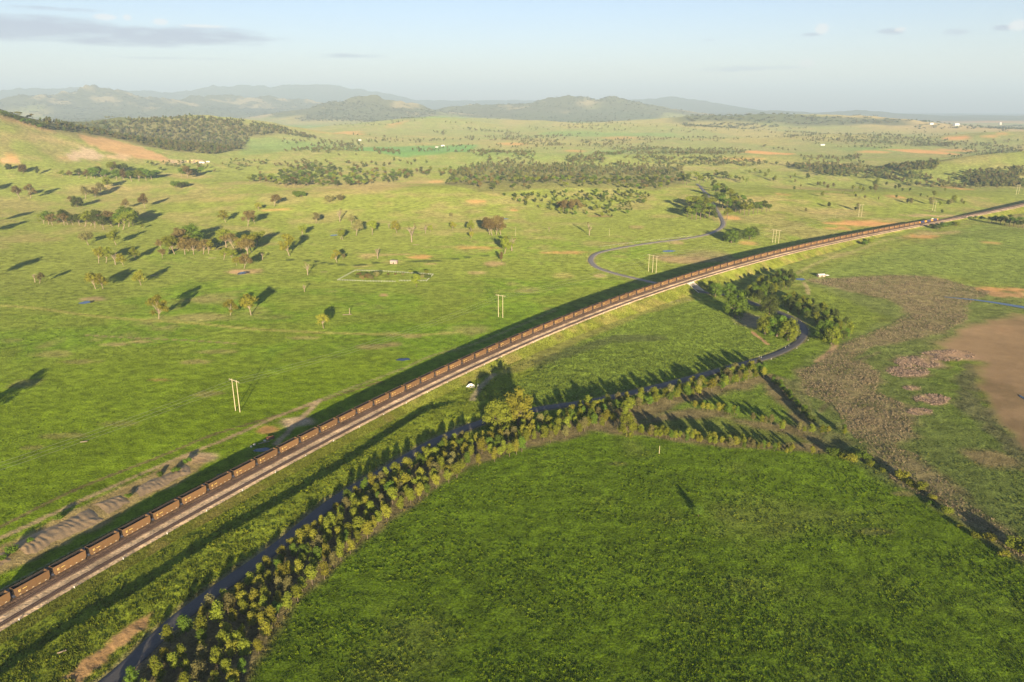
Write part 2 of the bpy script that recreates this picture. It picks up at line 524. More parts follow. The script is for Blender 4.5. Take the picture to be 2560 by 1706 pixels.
M['blue'] = solid('loco_blue', (.03, .045, .16), .4, 1.0, .1)
M['loco_y'] = solid('loco_yellow', (.75, .33, .03), .45, 1.0, .1)
M['glass'] = solid('dark_glass', (.02, .025, .03), .1)
M['reed'] = leaf_material('reed_leaf', None, attr=True, trans=.15)
M['iron'] = solid('rusty_scrap', (.17, .075, .045), .8, 2.0, .4)


def water_mat():
    m, nt = new_mat('water')
    p = N(nt, 'ShaderNodeBsdfPrincipled'); p.inputs['Base Color'].default_value = (.03, .05, .08, 1); p.inputs['Roughness'].default_value = .06
    p.inputs['IOR'].default_value = 1.333
    nz = noise_node(nt, 1.5, 3)
    bp = N(nt, 'ShaderNodeBump'); bp.inputs['Strength'].default_value = .15; bp.inputs['Distance'].default_value = .03
    nt.links.new(nz.outputs['Fac'], bp.inputs['Height']); nt.links.new(bp.outputs[0], p.inputs['Normal'])
    o = N(nt, 'ShaderNodeOutputMaterial'); nt.links.new(p.outputs[0], o.inputs['Surface'])
    return m


M['water'] = water_mat()


# ------------------------------------------------------------------ mesh helpers
def np_mesh(name, V, Fc, mat, cols=None, smooth=False):
    """V (n,3); Fc (m,3) or (m,4)"""
    V = np.ascontiguousarray(V, np.float32); Fc = np.ascontiguousarray(Fc, np.int32)
    me = bpy.data.meshes.new(name); k = Fc.shape[1]
    me.vertices.add(len(V)); me.vertices.foreach_set('co', V.ravel())
    me.loops.add(Fc.size); me.loops.foreach_set('vertex_index', Fc.ravel())
    me.polygons.add(len(Fc)); me.polygons.foreach_set('loop_start', np.arange(0, Fc.size, k, dtype=np.int32))
    me.update(calc_edges=True)
    if smooth: me.polygons.foreach_set('use_smooth', np.ones(len(Fc), bool))
    if cols is not None:
        a = me.color_attributes.new('col', 'FLOAT_COLOR', 'POINT')
        c4 = np.ones((len(V), 4), np.float32); c4[:, :np.shape(cols)[1]] = cols
        a.data.foreach_set('color', c4.ravel())
    me.materials.append(mat)
    return me


def link(name, data, parent=None, **props):
    o = bpy.data.objects.new(name, data); COL.objects.link(o)
    if parent is not None: o.parent = parent
    for k, v in props.items(): o[k] = v
    return o


class MB:
    def __init__(s): s.v = []; s.f = []

    def box(s, x0, x1, y0, y1, z0, z1):
        b = len(s.v)
        s.v += [(x0, y0, z0), (x1, y0, z0), (x1, y1, z0), (x0, y1, z0), (x0, y0, z1), (x1, y0, z1), (x1, y1, z1), (x0, y1, z1)]
        s.f += [tuple(b + i for i in q) for q in ((3, 2, 1, 0), (4, 5, 6, 7), (0, 1, 5, 4), (1, 2, 6, 5), (2, 3, 7, 6), (3, 0, 4, 7))]
        return s

    def hexa(s, pts):
        """eight corners: bottom four, top four, same winding"""
        b = len(s.v); s.v += [tuple(p) for p in pts]
        s.f += [tuple(b + i for i in q) for q in ((3, 2, 1, 0), (4, 5, 6, 7), (0, 1, 5, 4), (1, 2, 6, 5), (2, 3, 7, 6), (3, 0, 4, 7))]
        return s

    def tube(s, p, q, r0, r1, n=6, cap=True):
        p, q = Vector(p), Vector(q); d = (q - p).normalized()
        a = d.orthogonal().normalized(); c = d.cross(a); b = len(s.v)
        for o, r in ((p, r0), (q, r1)):
            for i in range(n):
                t = 2 * math.pi * i / n
                s.v.append(tuple(o + (a * math.cos(t) + c * math.sin(t)) * r))
        for i in range(n): s.f.append((b + i, b + (i + 1) % n, b + n + (i + 1) % n, b + n + i))
        if cap: s.f += [tuple(b + i for i in reversed(range(n))), tuple(b + n + i for i in range(n))]
        return s

    def face(s, pts):
        b = len(s.v); s.v += [tuple(p) for p in pts]; s.f.append(tuple(range(b, b + len(pts)))); return s

    def mesh(s, name, mat, smooth=False):
        me = bpy.data.meshes.new(name); me.from_pydata(s.v, [], s.f); me.materials.append(mat)
        if smooth: me.polygons.foreach_set('use_smooth', [True] * len(me.polygons))
        me.update()
        return me

    def obj(s, name, mat, parent=None, smooth=False, **props):
        return link(name, s.mesh(name, mat, smooth), parent, **props)


def empty(name, loc, rz=0.0, **props):
    o = link(name, None, None, **props); o.empty_display_size = .5
    o.location = loc; o.rotation_euler = (0, 0, rz)
    return o


ONES = ['', 'first', 'second', 'third', 'fourth', 'fifth', 'sixth', 'seventh', 'eighth', 'ninth', 'tenth', 'eleventh', 'twelfth', 'thirteenth', 'fourteenth', 'fifteenth', 'sixteenth', 'seventeenth',
        'eighteenth', 'nineteenth']
TENS = ['', '', 'twenty', 'thirty', 'forty', 'fifty', 'sixty', 'seventy', 'eighty', 'ninety']


def ordinal(n):
    if n < 20: return ONES[n]
    if n < 100:
        t, o = divmod(n, 10)
        return (TENS[t][:-1] + 'ieth') if o == 0 else TENS[t] + '-' + ONES[o]
    t, o = divmod(n, 100)
    return 'hundred-and-' + ordinal(o) if o else 'hundredth'


# ------------------------------------------------------------------ roads, tracks and water in plan
def path(pxs, step=4.0):
    return spline(ats([p[0] for p in pxs], [p[1] for p in pxs]), step)


# where the road passes under the railway
S_U = float(px_to_s(1722))
ux, uy, uhx, uhy = (float(v) for v in rail_at(S_U))
unx, uny = uhy, -uhx                                    # to the right of the line
near_leg = [(-60, 1960), (110, 1830), (290, 1690), (430, 1560), (560, 1462), (700, 1362), (830, 1257), (960, 1178), (1100, 1098), (1230, 1048), (1350, 1022), (1480, 1003), (1600, 977), (1720, 947),
            (1850, 912), (1940, 885), (1995, 855), (2010, 826), (1990, 800), (1940, 778), (1880, 757), (1830, 738)]
nl = [tuple(p[:2]) for p in ats([p[0] for p in near_leg], [p[1] for p in near_leg])]
nl += [(ux + unx * o, uy + uny * o) for o in (40, 26, 14, 0, -14)]
far_leg = [(1660, 706), (1600, 699), (1545, 686), (1500, 672), (1480, 658), (1478, 646), (1492, 634), (1530, 624), (1580, 615), (1640, 606), (1710, 597), (1765, 587), (1798, 573), (1808, 560),
           (1803, 545), (1790, 522), (1775, 498), (1760, 478), (1742, 460)]
fl = [(ux + unx * -26, uy + uny * -26), (ux + unx * -40, uy + uny * -40)] + [tuple(p[:2]) for p in ats([p[0] for p in far_leg], [p[1] for p in far_leg])][1:]
ROAD = spline(nl + fl, 4.0)
ROAD_SPLIT = len(spline(nl, 4.0))
TRACKS_AND_CREEK_SHADE = [  # dirt tracks, one creek with bank shade painted dark: pixels, half width m, colour, strength
    ([(-40, 1335), (0, 1318), (193, 1223), (405, 1140), (520, 1092), (630, 1058), (760, 1019), (855, 985), (950, 955)], 1.2, (.15, .10, .06), .8),
    ([(-40, 1365), (0, 1347), (252, 1230), (450, 1144), (560, 1100), (675, 1050), (770, 1012), (800, 1000)], 1.5, (.34, .25, .14), .9),
    ([(800, 1000), (760, 1040), (715, 1085), (690, 1110)], 1.8, (.36, .27, .16), .9),
    ([(800, 1000), (900, 962), (1000, 925), (1080, 890), (1180, 862), (1290, 818), (1390, 775)], 1.3, (.28, .24, .12), .6),
    ([(0, 764), (100, 772), (230, 790), (350, 800), (480, 808), (620, 822), (760, 830), (900, 835), (1040, 838), (1150, 830)], 3.2, (.27, .26, .07), .8),
    ([(210, 838), (330, 845), (480, 852), (600, 860)], 1.2, (.24, .18, .10), .7),
    ([(720, 650), (780, 652), (830, 660), (900, 663), (960, 655), (1050, 653), (1120, 650), (1180, 642), (1220, 640)], 2.2, (.03, .045, .018), .95),  # creek, not a track; shadows of its banks painted into the dark colour
    ([(2020, 735), (2018, 720), (2010, 708)], 2.0, (.33, .27, .14), .8),
    ([(1980, 690), (2050, 655), (2130, 630), (2220, 600), (2330, 585), (2400, 578)], 3.0, (.30, .26, .12), .55),
    ([(1180, 1000), (1200, 970), (1235, 935)], 2.0, (.33, .27, .17), .8),
    ([(1570, 752), (1620, 762), (1700, 752), (1760, 748)], .6, (.30, .27, .14), .6),
    ([(1880, 830), (1905, 850), (1920, 862)], 1.4, (.36, .21, .12), .9),
    ([(2040, 905), (2075, 880), (2090, 860)], 2.0, (.30, .2, .12), .8),
    ([(2050, 1030), (2075, 1000), (2090, 960), (2110, 920), (2200, 880)], 1.6, (.13, .105, .06), .6),
]
GR_FLAT = GX.ravel(), GY.ravel()
NV = GX.size
d_rail, arc_rail, side_rail = (np.full(NV, 1e6) for _ in range(3))
nearm = np.hypot(*GR_FLAT) < 4000
a_, b_, c_ = seg_dist(GR_FLAT[0][nearm], GR_FLAT[1][nearm], RAIL_PTS)
d_rail[nearm] = a_; arc_rail[nearm] = b_ + RS[0]; side_rail[nearm] = c_
d_road = np.full(NV, 1e6)
mid = np.hypot(*GR_FLAT) < 2600
d_road[mid] = seg_dist(GR_FLAT[0][mid], GR_FLAT[1][mid], [tuple(p) for p in ROAD[::3]])[0]

# ------------------------------------------------------------------ ground colour (colours of grass, soil, reeds, plus painted creek bank shade)
X, Y = GR_FLAT
Rr = np.hypot(X, Y)
n_big = fbm(X, Y, 160, 31, 4); n_mid = fbm(X, Y, 38, 33, 4); n_fin = fbm(X, Y, 7, 35, 3); n_far = fbm(X, Y, 900, 41, 4)
left_side = side_rail > 0


def mixc(C, col, w):
    w = np.clip(w, 0, 1)[:, None]
    return C * (1 - w) + np.array(col)[None, :] * w


G_FORE = (.098, .158, .009); G_LEFT = (.138, .205, .010); G_MID = (.178, .208, .045); G_TAN = (.245, .21, .085); G_VIVID = (.12, .215, .012)
C = np.tile(np.array(G_FORE), (NV, 1))
w_l = np.where(nearm & left_side, 1.0, 0.0)
C = mixc(C, G_LEFT, w_l)
C = mixc(C, G_MID, ss(420, 1150, Rr + 160 * n_big) * .9)
C = mixc(C, G_VIVID, ss(.0, .45, n_mid * .5 + n_big) * (1 - ss(1200, 2400, Rr)) * w_l * .7)
C = mixc(C, G_TAN, ss(.05, .5, n_mid * .6 + n_big * .7 + .35 * (ss(800, 1500, Rr) - .6)) * (.2 + .55 * np.maximum(w_l, ss(600, 1000, Rr))))
C = mixc(C, (.17, .185, .085), ss(1500, 4000, Rr) * .6)
C = mixc(C, G_TAN, ss(.1, .4, n_far) * ss(2200, 3500, Rr) * .6)
C = mixc(C, (.12, .20, .06), ss(.15, .4, -n_far) * ss(2200, 3500, Rr) * .6)


def region(polypx, col, k=1.0, feather=4.0, warp=6.0, scale=18.0, seed=50, rng=None):
    """paint a ground region given by its outline"""
    global C
    w = region_w(polypx, feather, warp, scale, seed)
    C = mixc(C, col, w * k)
    return w


def region_w(polypx, feather=4.0, warp=6.0, scale=18.0, seed=50):
    P = ats([p[0] for p in polypx], [p[1] for p in polypx])[:, :2]
    pad = feather + warp + 5
    m = (X > P[:, 0].min() - pad) & (X < P[:, 0].max() + pad) & (Y > P[:, 1].min() - pad) & (Y < P[:, 1].max() + pad)
    w = np.zeros(NV)
    if not m.any(): return w
    x, y = X[m], Y[m]
    pts = [tuple(p) for p in P] + [tuple(P[0])]
    d = seg_dist(x, y, pts)[0]
    ins = np.zeros(len(x), bool)
    for (x0, y0), (x1, y1) in zip(pts[:-1], pts[1:]):
        c = ((y0 > y) != (y1 > y)) & (x < (x1 - x0) * (y - y0) / ((y1 - y0) if abs(y1 - y0) > 1e-9 else 1e-9) + x0)
        ins ^= c
    sd = np.where(ins, d, -d) + warp * fbm(x, y, scale, seed, 3)
    w[m] = ss(-feather, feather, sd)
    return w


def blob(px, py, rx, ry, col, k=1.0, seed=60, edge=.45):
    global C
    c = at(px, py); e = at(px + rx, py); f0 = at(px, py - ry); f1 = at(px, py + ry)
    ax = max(abs(e[0] - c[0]), 1.0); ay = max(abs(f0[1] - f1[1]) / 2, 1.0); cy = (f0[1] + f1[1]) / 2
    m = (np.abs(X - c[0]) < ax * 1.8) & (np.abs(Y - cy) < ay * 1.8)
    if not m.any(): return
    q = np.hypot((X[m] - c[0]) / ax, (Y[m] - cy) / ay) + .35 * fbm(X[m], Y[m], max(min(ax, ay) * .8, 2), seed, 3)
    w = np.zeros(NV); w[m] = 1 - ss(1 - edge, 1 + edge * .5, q)
    C = mixc(C, col, w * k)


ORANGE = (.36, .20, .085); PALE = (.31, .235, .11)
# foreground field is deep green, the verge between line and road taller and yellower
w_verge = np.where((side_rail < 0) & (d_rail < 75) & (arc_rail < 420), 1.0, 0.0)
C = mixc(C, (.165, .205, .02), w_verge * .9)
w_inner = region([(1240, 1010), (1330, 930), (1450, 855), (1560, 800), (1700, 745), (1790, 770), (1850, 800), (1900, 850), (1980, 870), (1900, 890), (1700, 940), (1480, 990), (1330, 1010)], (.155, .215, .03), .9)
region([(1230, 940), (1360, 870), (1500, 800), (1640, 745), (1720, 722), (1740, 750), (1600, 790), (1440, 860), (1300, 930)], (.24, .23, .06), .75, warp=4)
region([(1325, 905), (1400, 880), (1480, 850), (1550, 838), (1660, 840), (1660, 850), (1540, 855), (1430, 893), (1340, 925)], (.09, .10, .045), .6, warp=6, scale=9)
region([(2010, 700), (2100, 660), (2330, 600), (2450, 560), (2560, 570), (2700, 640), (2700, 740), (2560, 715), (2350, 690), (2200, 690)], (.15, .20, .045), .75, feather=15)
# plantation floor
region([(230, 1740), (330, 1650), (480, 1560), (640, 1440), (830, 1290), (1000, 1180), (1150, 1110), (1300, 1090), (1480, 1040), (1700, 985), (1930, 935), (1990, 960), (2040, 1060), (2150, 1110),
        (2080, 1138), (1850, 1122), (1600, 1086), (1480, 1080), (1270, 1140), (1150, 1185), (1010, 1275), (890, 1370), (795, 1455), (690, 1570), (590, 1740)], (.17, .13, .07), .85, feather=3, warp=5)
region([(1600, 1055), (1700, 1012), (1800, 985), (1905, 962), (1940, 1000), (1990, 1062), (1880, 1052), (1800, 1028), (1720, 1018)], (.12, .18, .02), .95)
region([(1580, 1068), (1700, 1040), (1800, 1048), (1960, 1082), (2060, 1110), (1900, 1112), (1760, 1092)], (.125, .165, .025), .85)
# wetland: reeds, brown flats, lake bed
REED = (.21, .165, .085)
REEDS = [
    [(2010, 700), (2120, 695), (2220, 690), (2330, 690), (2420, 715), (2480, 730), (2420, 760), (2420, 800), (2360, 830), (2280, 850), (2180, 870), (2120, 905), (2080, 940), (2060, 890), (2130, 850),
     (2230, 810), (2270, 780), (2230, 750), (2130, 730), (2060, 712)],
    [(1990, 930), (2070, 900), (2150, 900), (2200, 930), (2190, 980), (2260, 1010), (2280, 1060), (2200, 1080), (2120, 1060), (2080, 1010), (2020, 990)],
    [(2090, 1010), (2180, 1000), (2260, 1040), (2290, 1090), (2230, 1110), (2110, 1070)],
    [(2120, 1075), (2230, 1110), (2300, 1140), (2360, 1195), (2420, 1260), (2500, 1310), (2570, 1370), (2570, 1410), (2440, 1320), (2330, 1260), (2230, 1200)],
]
region([(1990, 700), (2300, 685), (2480, 725), (2570, 720), (2570, 800), (2430, 830), (2330, 880), (2330, 960), (2400, 1060), (2570, 1160), (2600, 1420), (2300, 1240), (2060, 1130), (1960, 960), (2080, 860),
        (2230, 800), (2100, 740)], (.12, .145, .045), .75, feather=8, warp=10)
for k, p in enumerate(REEDS): region(p, (.19, .155, .08), .85, feather=6, warp=9, seed=70 + k)
region([(2290, 930), (2330, 900), (2400, 930), (2440, 990), (2520, 1060), (2570, 1160), (2570, 1330), (2420, 1180), (2330, 1090), (2290, 1010)], (.12, .16, .035), .7, feather=8, warp=12)
w_lake = region([(2345, 855), (2400, 830), (2470, 800), (2600, 782), (2700, 800), (2700, 1300), (2570, 1150), (2500, 1060), (2440, 990), (2415, 930), (2440, 905), (2360, 890)], (.20, .14, .08), 1.0, feather=9, warp=15, scale=34)
C = mixc(C, (.23, .13, .07), w_lake * ss(-.1, .5, fbm(X, Y, 60, 91, 3)) * (Y > at(2450, 900)[1]) * .6)
C = mixc(C, (.13, .095, .05), w_lake * ss(.05, .5, fbm(X, Y, 34, 92, 4, .65)) * .7)
region([(2380, 950), (2425, 900), (2440, 990), (2520, 1070), (2570, 1130), (2570, 1175), (2470, 1090), (2400, 1020)], (.10, .095, .05), .75, feather=4, warp=8, scale=10)
for px, py, rx, ry in [(2300, 905, 65, 16), (2270, 930, 55, 14), (2370, 890, 70, 14), (2330, 1000, 45, 14), (2280, 970, 22, 7), (2300, 1030, 32, 9)]:
    blob(px, py, rx, ry, (.30, .20, .13), .8)
region([(2440, 718), (2560, 722), (2650, 728), (2650, 734), (2560, 730), (2440, 726)], ORANGE, .9, feather=3, warp=3)
region([(2460, 728), (2570, 732), (2570, 745), (2480, 742)], (.33, .18, .10), .7, feather=3, warp=4)
blob(2480, 1150, 60, 30, (.2, .14, .08), .7); blob(2260, 1235, 30, 8, (.3, .2, .12), .4)
# bare soil scars
for px, py, rx, ry, col, k in [
    (2160, 560, 95, 8, ORANGE, .95), (2100, 572, 40, 4, ORANGE, .7), (2300, 592, 55, 6, ORANGE, .8), (2335, 584, 70, 4, PALE, .6), (2480, 607, 25, 4, ORANGE, .6), (1830, 545, 25, 5, ORANGE, .8),
    (1870, 608, 22, 6, ORANGE, .6), (1960, 487, 18, 4, ORANGE, .5), (2080, 485, 30, 3, PALE, .5), (1690, 607, 20, 4, PALE, .8), (1700, 650, 80, 13, (.25, .17, .10), .8), (1770, 640, 70, 16, (.20, .16, .085), .7),
    (1235, 660, 32, 7, PALE, .95), (1195, 682, 26, 5, PALE, .7), (1410, 690, 32, 8, (.30, .27, .09), .7), (1190, 505, 35, 4, ORANGE, .75), (1240, 490, 40, 3, PALE, .6), (1285, 525, 14, 2.5, ORANGE, .8),
    (1190, 620, 70, 4, ORANGE, .6), (1050, 643, 32, 5, ORANGE, .8), (980, 637, 70, 3, PALE, .7), (920, 640, 25, 7, PALE, .7), (1075, 660, 18, 3, PALE, .7), (980, 655, 30, 6, PALE, .3), (1410, 632, 70, 3, ORANGE, .7),
    (230, 748, 38, 6, (.30, .22, .12), .8), (600, 680, 45, 7, (.34, .22, .13), .85), (640, 678, 20, 6, PALE, .7), (905, 665, 30, 5, PALE, .4), (960, 738, 14, 4, (.33, .2, .12), .7), (760, 845, 40, 5, PALE, .5),
    (290, 862, 40, 5, (.34, .25, .13), .6), (350, 855, 40, 3, PALE, .6), (490, 905, 40, 6, PALE, .55), (540, 880, 60, 6, PALE, .4), (400, 950, 30, 3, ORANGE, .5), (1030, 840, 30, 6, PALE, .7), (930, 868, 45, 8, PALE, .6),
    (130, 885, 60, 10, PALE, .4), (60, 960, 40, 14, PALE, .4), (200, 905, 50, 6, PALE, .4), (520, 985, 40, 8, PALE, .45), (160, 1090, 60, 8, PALE, .4), (80, 1120, 30, 6, PALE, .4), (300, 1060, 50, 7, PALE, .3),
    (980, 862, 25, 6, (.33, .22, .13), .5), (690, 525, 50, 4, ORANGE, .6), (540, 500, 60, 8, PALE, .5), (470, 440, 80, 8, PALE, .6), (300, 470, 80, 10, PALE, .4), (640, 575, 50, 6, PALE, .4), (100, 600, 60, 8, PALE, .4),
    (170, 398, 45, 4, PALE, .9), (240, 408, 35, 4, ORANGE, .8), (20, 395, 30, 10, ORANGE, .6), (750, 460, 50, 10, PALE, .6), (900, 470, 110, 14, PALE, .5), (1050, 455, 60, 5, PALE, .5),
    (870, 335, 50, 5, ORANGE, .9), (985, 310, 25, 8, ORANGE, .6), (1280, 360, 40, 4, ORANGE, .6), (1550, 345, 50, 4, ORANGE, .4), (1440, 378, 30, 3, ORANGE, .5), (1900, 382, 40, 5, ORANGE, .9), (1960, 385, 30, 3, ORANGE, .8),
    (2110, 415, 40, 4, ORANGE, .8), (2290, 378, 70, 7, ORANGE, .9), (2390, 376, 40, 4, ORANGE, .7), (2390, 345, 60, 6, ORANGE, .95), (2490, 338, 50, 4, ORANGE, .8), (2230, 292, 60, 5, ORANGE, .6), (2420, 306, 90, 5, ORANGE, .6),
    (2470, 322, 80, 5, PALE, .8), (2180, 380, 40, 4, ORANGE, .7), (1850, 398, 60, 4, ORANGE, .6), (2050, 412, 70, 4, ORANGE, .6), (2370, 468, 30, 8, ORANGE, .7), (2240, 492, 20, 3, ORANGE, .7), (1090, 455, 20, 3, ORANGE, .5),
    (1500, 540, 30, 3, (.2, .12, .07), .7), (1590, 568, 20, 5, PALE, .6), (1660, 540, 40, 5, PALE, .4), (670, 1075, 28, 12, ORANGE, .85), (740, 1055, 45, 13, (.46, .35, .22), .95), (505, 1145, 45, 16, (.42, .31, .19), .9),
    (1760, 520, 20, 4, ORANGE, .3), (1880, 805, 40, 22, (.26, .2, .13), .85), (2015, 765, 30, 4, PALE, .4), (1545, 1160, 30, 6, (.2, .15, .08), .3), (2190, 1330, 50, 10, (.13, .12, .05), .5), (2000, 640, 30, 10, (.22, .22, .06), .4),
    (1250, 905, 40, 6, (.26, .2, .1), .3), (700, 430, 60, 4, PALE, .4), (1500, 690, 20, 5, (.35, .25, .14), .6), (1450, 560, 60, 5, (.24, .2, .1), .4), (2100, 530, 90, 8, PALE, .45), (1900, 500, 80, 10, PALE, .4),
    (2010, 470, 80, 6, PALE, .4), (2230, 550, 70, 4, PALE, .6), (2330, 540, 60, 2.5, (.4, .27, .17), .8)]:
    blob(px, py, rx, ry, col, k, seed=int(px + 3 * py))
# earthworks on the left hill
for p, col, k in [([(190, 338), (260, 345), (330, 362), (400, 385), (430, 402), (410, 406), (330, 392), (270, 380), (220, 360)], (.31, .19, .105), .8),
                  ([(165, 390), (185, 375), (225, 372), (255, 385), (270, 398), (215, 400), (180, 400)], (.33, .26, .18), .95),
                  ([(0, 293), (60, 305), (130, 325), (160, 340), (120, 335), (60, 318), (0, 305)], (.33, .21, .11), .8),
                  ([(0, 330), (60, 335), (150, 345), (210, 365), (160, 360), (80, 352), (0, 350)], (.28, .21, .11), .5),
                  ([(260, 385), (330, 388), (330, 396), (270, 398)], (.36, .25, .16), .8), ([(420, 402), (500, 400), (520, 408), (430, 410)], (.40, .3, .2), .8),
                  ([(0, 395), (50, 400), (60, 410), (0, 412)], (.42, .25, .14), .8)]:
    region(p, col, k, feather=6, warp=8, scale=30)
region([(850, 372), (950, 368), (1040, 365), (1190, 362), (1180, 375), (1110, 385), (1010, 393), (960, 385)], (.09, .20, .06), .8, feather=15, warp=12, scale=60)
region([(590, 350), (680, 345), (760, 355), (800, 365), (700, 380), (600, 390)], (.13, .19, .06), .7, feather=15)
for pts, hw, col, k in TRACKS_AND_CREEK_SHADE:
    P = path(pts, 6.0)
    m = (X > P[:, 0].min() - 9) & (X < P[:, 0].max() + 9) & (Y > P[:, 1].min() - 9) & (Y < P[:, 1].max() + 9)
    if m.any():
        d = seg_dist(X[m], Y[m], [tuple(p) for p in P])[0] + .7 * fbm(X[m], Y[m], 4, 77, 2)
        w = np.zeros(NV); w[m] = 1 - ss(hw * .6, hw * 1.5 + .4, d)
        C = mixc(C, col, w * k)
region([(-60, 1452), (60, 1408), (278, 1306), (350, 1256), (500, 1184), (530, 1150), (470, 1138), (330, 1208), (215, 1258), (20, 1352), (-60, 1392)], (.33, .225, .12), .75, feather=2.5, warp=6, scale=12)
# service road left of the line, road shoulders
w_serv = np.where(left_side & (arc_rail < 240), (1 - ss(3.6, 5.2, np.abs(d_rail - 22.5 + arc_rail * .012))) * (1 - ss(120, 230, arc_rail)), 0)
C = mixc(C, (.34, .27, .215), w_serv * .95)
region([(150, 1700), (250, 1620), (340, 1545), (385, 1530), (370, 1570), (300, 1620), (200, 1720)], (.36, .2, .11), .8, feather=1.2, warp=2.5, scale=6)
C = mixc(C, (.24, .19, .12), (1 - ss(4.0, 6.5, d_road + 1.2 * n_fin)) * .7)
# woodland floors
for poly in ([(-40, 258), (110, 238), (300, 230), (420, 252), (700, 250), (840, 264), (850, 285), (700, 292), (600, 285), (300, 300), (130, 310), (0, 275)], [(720, 298), (860, 258), (910, 248), (1000, 270), (1090, 282), (1020, 298), (900, 300), (780, 303)],
             [(1120, 285), (1200, 258), (1400, 242), (1480, 264), (1540, 254), (1640, 280), (1700, 290), (1600, 298), (1450, 304), (1250, 296)], [(1680, 292), (2000, 291), (2250, 300), (2260, 312), (2000, 310), (1720, 303)]):
    region(poly, (.075, .085, .045), .9, feather=120, warp=260, scale=600)
C = mixc(C, (.07, .08, .045), ss(14500, 16500, Rr) * .9)
for k in (2, 3, 4):
    P, w_, _ = _RW[k]
    m = np.zeros(NV, bool); m[(Rr > 8500) & (Rr < 22000)] = True
    d = seg_dist(X[m], Y[m], [q[:2] for q in P])[0] / w_ + .5 * fbm(X[m], Y[m], 650, 95, 4)
    w = np.zeros(NV); w[m] = 1 - ss(.45, .8, d)
    C = mixc(C, (.085, .09, .045), w * .9)
    C = mixc(C, (.25, .215, .12), w * ss(.12, .4, fbm(X, Y, 420, 97, 4, .65)) * .75)
region([(95, 335), (170, 318), (300, 304), (450, 296), (600, 304), (700, 322), (780, 344), (690, 337), (620, 347), (590, 375), (545, 386), (450, 380), (380, 370), (300, 350), (200, 338)], (.12, .11, .05), .8, feather=25, warp=30, scale=90)
WOODS = {
    'knoll': [(1110, 463), (1190, 478), (1250, 485), (1360, 470), (1480, 470), (1600, 472), (1640, 478), (1709, 463), (1709, 419), (1580, 416), (1400, 415), (1215, 408), (1130, 434)],
}
region(WOODS['knoll'], (.13, .125, .05), .7, feather=10)
# lumps
tall = np.clip(w_verge * .9 + w_inner * .5, 0, 1)
fore = (1 - w_l) * (Rr < 700)
amp = (.13 + .12 * fore + .34 * tall) * (1 - ss(600, 1500, Rr)) + .05 * ss(900, 2000, Rr)
flat = (1 - ss(4.0, 7.0, d_road)) + (1 - ss(20, 26, d_rail)) + w_lake * .95 + w_serv
amp = amp * np.clip(1 - flat, 0, 1)
lump = amp * (fbm(X, Y, 2.6, 101, 3, .7) + .9 * np.clip(fbm(X, Y, 9.0, 103, 3), 0, 1))
Z = GZ.ravel() + lump
Z = Z - .35 * (1 - ss(4.2, 6.5, d_road)) * (Rr < 2600)
w_reed = np.zeros(NV)
na, nr = len(AZ), len(RR)
idx = np.arange(NV).reshape(nr, na)
quads = np.stack([idx[:-1, :-1], idx[1:, :-1], idx[1:, 1:], idx[:-1, 1:]], -1).reshape(-1, 4)[:, ::-1]
g_me = np_mesh('ground', np.column_stack([X, Y, Z]), quads, M['ground'], np.column_stack([np.clip(C, .005, .7), np.clip(1 - .8 * w_lake - .5 * ss(1.1, 1.5, C[:, 0] / C[:, 1]), .2, 1)]), smooth=True)
ground = link('ground', g_me, kind='structure')


def color_at(x, y):
    a = np.rint(np.interp(np.arctan2(x, y), AZ, np.arange(na))).astype(int); q = np.rint(np.interp(np.hypot(x, y), RR, np.arange(nr))).astype(int)
    return C[q * na + a], q * na + a


# ------------------------------------------------------------------ roads
def strip(name, P, half, mat, lift, thick=.3, kind=True, ups=None):
    P = np.array(P); T = np.gradient(P, axis=0); T /= np.linalg.norm(T, axis=1)[:, None]
    Nn = np.column_stack([T[:, 1], -T[:, 0]])
    offs = [(-half - .25, -thick), (-half, 0), (-half / 2, .03), (0, .05), (half / 2, .03), (half, 0), (half + .25, -thick)]
    zc = ground_z(P[:, 0], P[:, 1]) if ups is None else ups
    V = []
    for o, dz in offs:
        q = P + Nn * o
        zz = (ground_z(q[:, 0], q[:, 1]) * .5 + zc * .5) if ups is None else ups
        V.append(np.column_stack([q, zz + lift + dz]))
    V = np.stack(V, 1); n, k, _ = V.shape
    ii = np.arange(n * k).reshape(n, k)
    Q = np.stack([ii[:-1, :-1], ii[:-1, 1:], ii[1:, 1:], ii[1:, :-1]], -1).reshape(-1, 4)
    return link(name, np_mesh(name, V.reshape(-1, 3), Q, mat), kind='structure') if kind else np_mesh(name, V.reshape(-1, 3), Q, mat)


strip('country_road', ROAD[:ROAD_SPLIT + 3], 3.3, M['asphalt'], .06)
strip('country_road', ROAD[ROAD_SPLIT + 2:], 3.3, M['gravel_road'], .14)

# ------------------------------------------------------------------ railway embankment, track
def sweep(name, s_arr, offs, zfun, mat, cols=None, smooth=False):
    """offs: list of offsets (callable of s or number, positive to the right); zfun(s, j) heights"""
    x, y, hx, hy = rail_at(s_arr)
    V = []
    for j, o in enumerate(offs):
        oo = o(s_arr) if callable(o) else np.full(len(s_arr), float(o))
        V.append(np.column_stack([x + hy * oo, y - hx * oo, zfun(s_arr, j)]))
    V = np.stack(V, 1); n, k, _ = V.shape
    ii = np.arange(n * k).reshape(n, k)
    Q = np.stack([ii[:-1, :-1], ii[:-1, 1:], ii[1:, 1:], ii[1:, :-1]], -1).reshape(-1, 4)
    cc = None
    if cols is not None:
        cc = cols(V) if callable(cols) else np.tile(np.array(cols), (n, 1, 1)).reshape(-1, 3)
    return np_mesh(name, V.reshape(-1, 3), Q, mat, cc, smooth)


GAP = 6.4                                  # half width of the road opening under the line
TOPZ = RAIL_Z - .42


